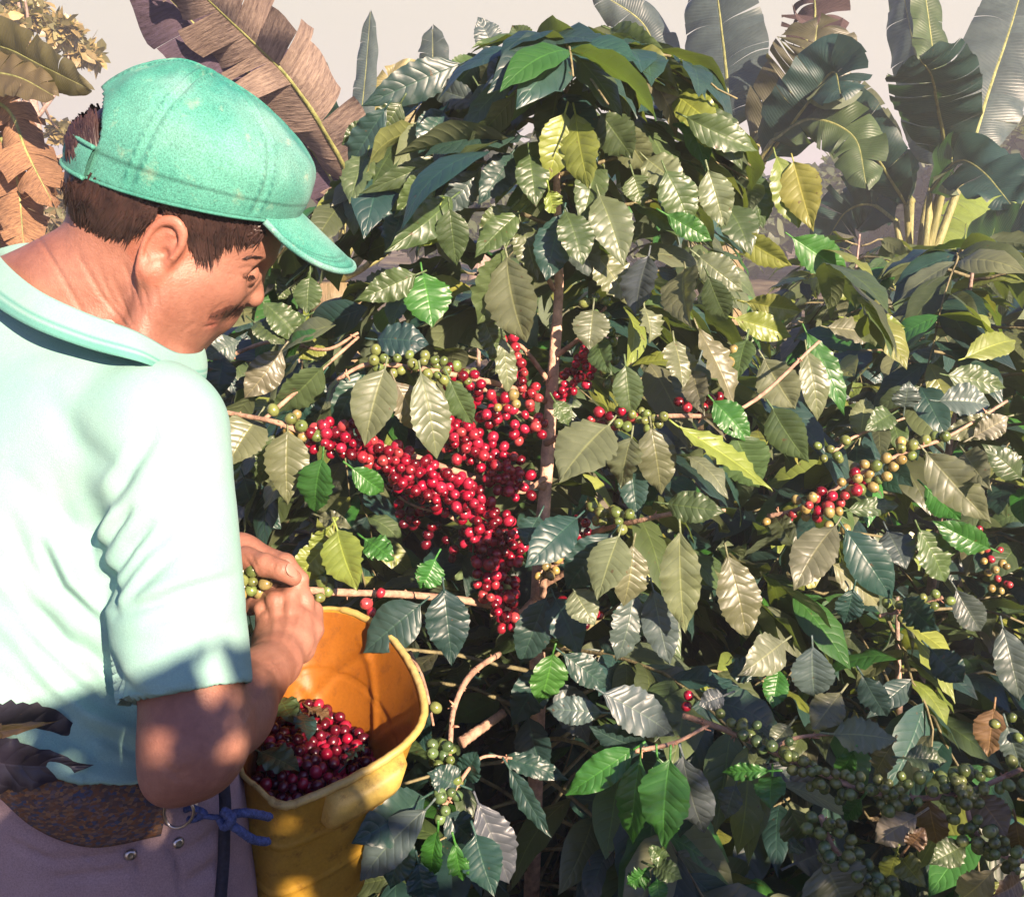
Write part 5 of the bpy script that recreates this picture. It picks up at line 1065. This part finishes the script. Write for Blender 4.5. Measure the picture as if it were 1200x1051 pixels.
# fallen leaves on the soil: nobody could count them
g = np.random.default_rng(9); n = 2600; B = np.stack([g.uniform(-1.6, 2.6, n), g.uniform(.4, 4.5, n), g.uniform(.02, .06, n)], 1); A = unit(np.stack([g.normal(0, 1, n), g.normal(0, 1, n), g.normal(0, .15, n)], 1)); S, N = frame_from(A, np.array([0, 0, 1.]) + g.normal(0, .35, (n, 3)))
L = g.uniform(.06, .13, n); kc = np.array([TINT['r'], (.10, .055, .03), (.22, .15, .08), TINT['m']])[g.integers(0, 4, n)]
mb = MB(); V, Q, uv, ti = leaves_mesh(B, A, S, N, L, L * .2, g.uniform(-.8, 1.4, n), g.uniform(0, .5, n), g.uniform(.002, .006, n), kc * g.uniform(.6, 1.2, (n, 1)), 5, 8, 5, 4); mb.add(V, Q, None, uv, ti); tag(mb.build('leaf_litter', M_LEAF), 'brown fallen leaves scattered over the soil under the bushes', 'leaf litter', kind='stuff')
# ---------------------------------------------------------------- banana plants
def banana_leaf(root, pts, w, kind='m', fold=.25, tear=.25, roll=0, seed=0, dry=False, stalk=None, tint=None, mid=None, wprof=None):
    """pts: (px, py, depth) along the midrib, base to tip; w half width in metres"""
    g = np.random.default_rng(seed); nv = 46; c = spline([P(*p) for p in pts], nv); t = np.linspace(0, 1, nv); T = unit(np.gradient(c, axis=0)); v = unit(CAM - c)
    S0 = unit(np.cross(T, v)); N0 = np.cross(S0, T); r = np.radians(np.interp(t, [0, 1], [roll, roll + g.normal(0, 12)]))[:, None]; S = S0 * np.cos(r) + N0 * np.sin(r); N = N0 * np.cos(r) - S0 * np.sin(r)
    prof = np.interp(t, [0, .05, .2, .5, .8, .93, 1], wprof or [.25, .6, .92, 1, .85, .5, .05]) * w; mb = MB(); tn = np.array(tint if tint is not None else TINT[kind])
    for sg in (-1, 1):
        nu = 9; k0 = 0; cuts = [0]; 
        while cuts[-1] < nv - 1: cuts.append(min(nv - 1, cuts[-1] + int(g.integers(2, 9))))
        for a_, b_2 in zip(cuts[:-1], cuts[1:]):
            m_ = b_2 - a_ + 1; u = np.linspace(0, 1, nu)[None, :, None]; dr = g.normal(0, tear); fo = fold + g.normal(0, tear * .35); ln = 1 - abs(g.normal(0, tear * .25)); bend = .35 + dr
            ang = fo - bend * u - (1.2 * tear) * u ** 2 * 0; tk = np.linspace(0, 1, m_)[:, None, None]; gap = (tk - .5) * tear * .25 * u * (prof[a_] * .3)
            x = sg * u * prof[a_:b_2 + 1][:, None, None] * ln * np.cos(ang); z = u * prof[a_:b_2 + 1][:, None, None] * ln * np.sin(ang) + .012 * w * 6 * np.sin(u * 4 + t[a_:b_2 + 1][:, None, None] * 40 + sg) * u
            V = c[a_:b_2 + 1][:, None] + S[a_:b_2 + 1][:, None] * x + N[a_:b_2 + 1][:, None] * z - T[a_:b_2 + 1][:, None] * gap + T[a_:b_2 + 1][:, None] * u * w * .25
            uv = np.stack([.5 + sg * np.broadcast_to(u[..., 0], (m_, nu)) * .5, np.broadcast_to(t[a_:b_2 + 1][:, None], (m_, nu))], -1).reshape(-1, 2); q = grid_faces(nu, m_)
            tt = tn * g.uniform(.85, 1.15); ed = np.broadcast_to(u[..., 0], (m_, nu)).reshape(-1, 1); tc2 = tt[None] * (1 + 0 * ed) if not dry else tt[None] * (1 - .25 * ed)
            mb.add(V.reshape(-1, 3), q if sg > 0 else q[:, ::-1], None, uv, tc2)
    lf = mb.build('leaf', M_DRY if dry else M_BANANA, root); mb = MB(); rr = np.interp(t, [0, 1], [w * .09, w * .015]); tube(mb, c - N * rr[:, None] * .6, rr, seg=6, ti=tuple(mid or (.9, 1.1, .6))); mb.build('midrib', M_STEM, lf)
    if stalk: 
        mb = MB(); tube(mb, spline([P(*p) for p in stalk] + [c[0]], 14), [w * .12, w * .085], seg=7, ti=tuple(mid or (.9, 1.0, .6))); mb.build('stalk', M_STEM, root)
M_STEM = simple('banana_stem', (.14, .13, .06), (.34, .28, .18), 14, .55, .004, 60, usetint=True, sc3=(4, 4, .6))
def pseudostem(root, pts, r):
    mb = MB(); tube(mb, spline(pts, 20), r, seg=14, bumps=.05, ti=(.8, .7, .6)); mb.build('pseudostem', M_STEM, root)
bb = P(1072, 352, 5.0); bb[2] = 0
ban = empty('banana_plant', tuple(bb), 'large banana plant at the right, stalks fanning from a low crown above the coffee bushes', 'banana plant', 'banana plants behind the coffee'); q = P(1075, 352, 5.0); pseudostem(ban, [np.array([q[0], q[1], 0]), np.array([q[0], q[1], q[2] * .6]), q], [.16, .13, .09])
cr = (1075, 350, 5.0)
banana_leaf(ban, [(1098, 195, 5.1), (1085, 120, 5.3), (1070, 50, 5.5), (1052, -40, 5.8)], .17, 's', roll=25, seed=1, stalk=[cr, (1082, 260, 5.0)], tear=.04)
banana_leaf(ban, [(1110, 190, 4.9), (1098, 100, 4.8), (1088, 20, 4.9), (1076, -60, 5.0)], .10, 'm', roll=-45, seed=2, stalk=[cr, (1090, 260, 4.9)], tear=.05)
banana_leaf(ban, [(1112, 188, 4.8), (1100, 130, 4.6), (1092, 90, 4.4), (1078, 70, 4.2)], .20, 'd', roll=10, seed=21, stalk=[cr, (1096, 260, 4.9)], tear=.08)
banana_leaf(ban, [(1136, 185, 5.1), (1158, 110, 5.2), (1185, 30, 5.4), (1205, -40, 5.6)], .22, 's', roll=-20, seed=3, stalk=[cr, (1105, 270, 5.1)], tear=.04)
banana_leaf(ban, [(1090, 225, 4.9), (1120, 190, 4.6), (1150, 200, 4.3), (1185, 240, 4.1)], .17, 'd', roll=35, seed=4, stalk=[cr, (1085, 280, 4.9)], tear=.25)
banana_leaf(ban, [(1062, 240, 4.9), (1020, 175, 4.8), (970, 120, 4.7), (932, 118, 4.6)], .16, 'd', roll=20, seed=5, stalk=[cr, (1066, 290, 5.0)], tear=.2)
banana_leaf(ban, [(1125, 330, 5.3), (1145, 290, 5.5), (1165, 260, 5.7), (1190, 240, 5.9)], .30, 'y', roll=0, seed=6, stalk=[cr, (1100, 335, 5.2)], tear=.04, tint=(.22, .30, .06))
banana_leaf(ban, [(1120, 300, 4.6), (1150, 285, 4.3), (1185, 280, 4.0), (1220, 300, 3.8)], .16, 'd', roll=30, seed=7, stalk=[cr, (1100, 320, 4.8)], tear=.2)
banana_leaf(ban, [(1110, 335, 4.7), (1150, 330, 4.4), (1190, 345, 4.1), (1225, 375, 3.9)], .15, 'm', roll=20, seed=8, stalk=[cr, (1095, 345, 4.8)], tear=.3)
banana_leaf(ban, [(1050, 260, 5.0), (1020, 240, 5.1), (990, 250, 5.2), (965, 290, 5.3)], .18, 'd', roll=10, seed=9, stalk=[cr, (1060, 310, 5.0)], tear=.35)
banana_leaf(ban, [(1068, 235, 5.2), (1050, 215, 5.4), (1028, 225, 5.5), (1010, 262, 5.5)], .2, 'd', roll=0, seed=91, stalk=[cr, (1066, 300, 5.1)], tear=.3)
banana_leaf(ban, [(1055, 200, 5.3), (1030, 150, 5.5), (1000, 110, 5.7), (970, 90, 5.9)], .10, 'b', roll=0, seed=10, stalk=[cr, (1066, 280, 5.1)], tear=.2)
b2 = P(850, 250, 4.4); b2[2] = 0
ban2 = empty('banana_plant', tuple(b2), 'banana plant with a tall ragged upright leaf behind the top right of the tall bush', 'banana plant', 'banana plants behind the coffee'); q = P(850, 260, 4.4); pseudostem(ban2, [np.array([q[0], q[1], 0]), q * .5 + np.array([q[0], q[1], 0]) * .5, q], [.14, .12, .08])
c2 = (850, 262, 4.4)
banana_leaf(ban2, [(850, 160, 4.4), (852, 100, 4.4), (845, 30, 4.5), (835, -50, 4.6)], .20, 's', roll=15, seed=11, stalk=[c2, (850, 210, 4.4)], tear=.06)
banana_leaf(ban2, [(880, 170, 4.3), (925, 110, 4.2), (950, 70, 4.1), (958, 30, 4.1)], .19, 'r', roll=10, seed=12, stalk=[c2, (862, 215, 4.4)], tear=.2, tint=(.10, .095, .05))
banana_leaf(ban2, [(895, 190, 4.2), (940, 130, 4.0), (975, 85, 3.9), (985, 110, 3.8)], .16, 'd', roll=-25, seed=13, stalk=[c2, (868, 225, 4.3)], tear=.2)
banana_leaf(ban2, [(940, 60, 4.4), (955, 20, 4.5), (950, -30, 4.6)], .16, 'd', roll=10, seed=14, stalk=[c2, (900, 140, 4.4)], tear=.4, dry=True, tint=(.10, .07, .07))
banana_leaf(ban2, [(800, 150, 4.6), (775, 90, 4.7), (755, 30, 4.8), (700, -10, 4.8)], .15, 's', roll=0, seed=15, stalk=[c2, (825, 210, 4.5)], tear=.3)
banana_leaf(ban2, [(905, 165, 4.1), (950, 140, 4.0), (1000, 160, 3.9), (1015, 215, 3.8)], .12, 'm', roll=20, seed=16, stalk=[c2, (870, 220, 4.3)], tear=.15)
b3 = P(330, 300, 3.0); b3[2] = 0
ban3 = empty('banana_plant', tuple(b3), 'banana plant behind the cap with a long half dried torn leaf arching overhead', 'banana plant', 'banana plants behind the coffee'); q = P(395, 330, 3.1); pseudostem(ban3, [np.array([q[0], q[1], 0]), q * .5 + np.array([q[0], q[1], 0]) * .5, q], [.13, .11, .08])
banana_leaf(ban3, [(425, 245, 2.9), (395, 180, 2.75), (340, 95, 2.6), (270, 25, 2.5), (200, -40, 2.4)], .15, 'r', roll=25, seed=17, dry=True, stalk=[(395, 330, 3.1), (428, 290, 3.0)], tear=.35, tint=(.44, .36, .29), fold=.1)
banana_leaf(ban3, [(415, 262, 2.95), (375, 190, 2.85), (315, 110, 2.7), (240, 40, 2.6), (160, -40, 2.5)], .15, 'd', roll=-20, seed=18, dry=True, stalk=[(395, 330, 3.1), (420, 300, 3.0)], tear=.35, tint=(.075, .06, .11), fold=.3)
banana_leaf(ban3, [(410, 230, 3.2), (420, 160, 3.3), (428, 90, 3.4), (434, 15, 3.5)], .045, 's', roll=30, seed=19, stalk=[(395, 330, 3.1), (402, 280, 3.15)], tear=.05)
banana_leaf(ban3, [(430, 260, 3.2), (455, 190, 3.3), (470, 120, 3.4), (455, 90, 3.4)], .14, 'y', roll=10, seed=20, stalk=[(395, 330, 3.1), (410, 290, 3.15)], tear=.1, tint=(.30, .26, .12))
banana_leaf(ban3, [(400, 240, 3.0), (370, 150, 2.9), (350, 110, 2.8), (375, 80, 2.8)], .10, 'd', roll=30, seed=22, stalk=[(395, 330, 3.1), (400, 280, 3.0)], tear=.2)
banana_leaf(ban3, [(440, 300, 2.9), (445, 250, 2.8), (452, 215, 2.7), (470, 190, 2.6)], .09, 'r', roll=0, seed=23, dry=True, stalk=[(395, 330, 3.1), (425, 315, 3.0)], tear=.3, tint=(.42, .20, .10))
banana_leaf(ban3, [(500, 210, 3.4), (505, 130, 3.5), (507, 80, 3.5), (507, 35, 3.5)], .07, 's', roll=10, seed=24, stalk=[(395, 330, 3.1), (460, 290, 3.2)], tear=.1)
b4 = P(-60, 300, 2.6); b4[2] = 0
ban4 = empty('banana_plant', tuple(b4), 'banana plant at the left edge with a folded olive leaf over hanging dry orange leaves', 'banana plant', 'banana plants behind the coffee'); q = P(-60, 200, 2.6); pseudostem(ban4, [np.array([q[0], q[1], 0]), q * .5 + np.array([q[0], q[1], 0]) * .5, q], [.12, .10, .08])
c4 = (-60, 205, 2.6)
banana_leaf(ban4, [(-60, 50, 2.5), (0, 55, 2.4), (50, 78, 2.35), (103, 104, 2.3)], .075, 'm', roll=-30, seed=25, stalk=[c4, (-80, 110, 2.55)], tear=.06, tint=(.11, .10, .045), wprof=[1, 1, 1, .9, .6, .3, .02])
banana_leaf(ban4, [(-60, 85, 2.45), (-10, 85, 2.4), (25, 92, 2.35), (62, 112, 2.3)], .06, 'm', roll=35, seed=26, stalk=[c4, (-80, 130, 2.55)], tear=.05, tint=(.15, .12, .06), wprof=[1, 1, 1, .9, .7, .4, .1])
for i, (p, w_) in enumerate([([(-30, 110, 2.5), (10, 130, 2.48), (32, 180, 2.46), (60, 235, 2.46)], .085), ([(-40, 120, 2.55), (0, 160, 2.52), (20, 210, 2.5), (28, 290, 2.5)], .09), ([(-50, 130, 2.6), (-20, 190, 2.6), (-5, 260, 2.6), (5, 330, 2.6)], .10), ([(-10, 110, 2.6), (25, 150, 2.62), (52, 200, 2.62), (70, 215, 2.6)], .06)]):
    banana_leaf(ban4, p, w_, 'r', roll=[0, 25, -15, 10][i], seed=30 + i, dry=True, stalk=[c4, (p[0][0] - 10, p[0][1] + 10, 2.58)], tear=.4, tint=(.50, .30, .16), fold=-.2)
# ---------------------------------------------------------------- distant trees
def broadleaf(name, label, px, py_top, py_bot, wpx, d, seed, tint, n=6000, leaf=.10, dens=1.0, group=None):
    g = np.random.default_rng(seed); top = P(px, py_top, d); bot = P(px, py_bot, d); base = np.array([bot[0], bot[1], 0.]); root = empty(name, tuple(base), label, 'tree', group)
    Rw = wpx / F * d / 2; cz = (top[2] + bot[2]) / 2; Rh = (top[2] - bot[2]) / 2; mbw = MB(); tube(mbw, spline([base, base * .5 + np.array([base[0] + .1, base[1], cz]) * .5, np.array([base[0], base[1], cz + Rh * .6])], 14), [Rw * .10, Rw * .03], seg=9, bumps=.08)
    cl = []; 
    for i in range(26):
        v = unit(g.normal(0, 1, 3)) * g.uniform(.25, 1) ** .5; c = np.array([base[0], base[1], cz]) + v * np.array([Rw, Rw, Rh]); cl.append((c, g.uniform(.14, .34) * Rw * dens)); tube(mbw, spline([np.array([base[0], base[1], cz - Rh * .5 + g.uniform(0, Rh)]), (c + np.array([base[0], base[1], cz])) / 2 + g.normal(0, Rw * .06, 3), c], 8), [Rw * .03, Rw * .006], seg=5)
    mbw.build('trunk', M_BARK, root); k = g.integers(0, len(cl), n); cc = np.array([cl[i][0] for i in k]); rr = np.array([cl[i][1] for i in k])[:, None]; B = cc + unit(g.normal(0, 1, (n, 3))) * rr * g.uniform(.3, 1.15, (n, 1)) * np.array([1, 1, .7]); A = unit(g.normal(0, 1, (n, 3)) + np.array([0, 0, -.4])); S, N = frame_from(A, np.array([0, 0, 1.]) + g.normal(0, .5, (n, 3))); L = leaf * g.uniform(.5, 1.2, n)
    mb = MB(); V, Q, uv, ti = leaves_mesh(B, A, S, N, L, L * .3, g.uniform(0, 1, n), g.uniform(0, .4, n), np.full(n, .002), np.array(tint) * g.uniform(.6, 1.3, (n, 1)), 3, 4, 3, seed); mb.add(V, Q, None, uv, ti); mb.build('crown', M_LEAF, root)
TG = 'trees far behind the plantation'
broadleaf('broadleaf_tree', 'yellowing tree with airy crown behind the back of the man\'s cap', 62, -60, 330, 190, 9, 41, (.34, .26, .11), 9000, .13, .8, TG)
broadleaf('broadleaf_tree', 'small dry tree low between the dry leaves and the man\'s neck', 30, 200, 300, 110, 8, 42, (.20, .15, .08), 2500, .12, .9, TG)
for i, (px, a, b_2, w_, d_) in enumerate([(560, 170, 290, 300, 16), (800, 190, 290, 320, 18), (1000, 185, 300, 220, 17), (1180, 150, 300, 200, 15), (330, 190, 290, 240, 17)]):
    broadleaf('broadleaf_tree', ['far tree behind the crown of the tall coffee bush', 'far tree between the tall bush and the banana plants', 'far tree seen between the two banana plants', 'far tree at the right edge behind the banana leaves', 'far tree behind the front of the man\'s cap'][i], px, a, b_2, w_, d_, 50 + i, (.07, .09, .045), 3500, .35, 1.2, TG)
# ---------------------------------------------------------------- added in place of lens veil: thin haze over the field
bm_v = np.array([[x, y, z] for x in (-1600, 1600) for y in (-1600, 1620) for z in (-1.2, 4.6)], float)
hz_o = mk_mesh('veil_haze', bm_v, np.array([[0, 1, 3, 2], [4, 6, 7, 5], [0, 4, 5, 1], [2, 3, 7, 6], [0, 2, 6, 4], [1, 5, 7, 3]], np.int32), None, smooth=False); tag(hz_o, kind='stuff')
m = bpy.data.materials.new('veil_haze_air'); m.use_nodes = True; nt = m.node_tree; nt.nodes.clear(); pv = nt.nodes.new('ShaderNodeVolumePrincipled'); pv.inputs['Density'].default_value = .014; pv.inputs['Color'].default_value = (.95, .93, .94, 1); pv.inputs['Anisotropy'].default_value = .2
oo = nt.nodes.new('ShaderNodeOutputMaterial'); nt.links.new(pv.outputs[0], oo.inputs['Volume']); hz_o.data.materials.append(m)
scene.cycles.volume_bounces = 0
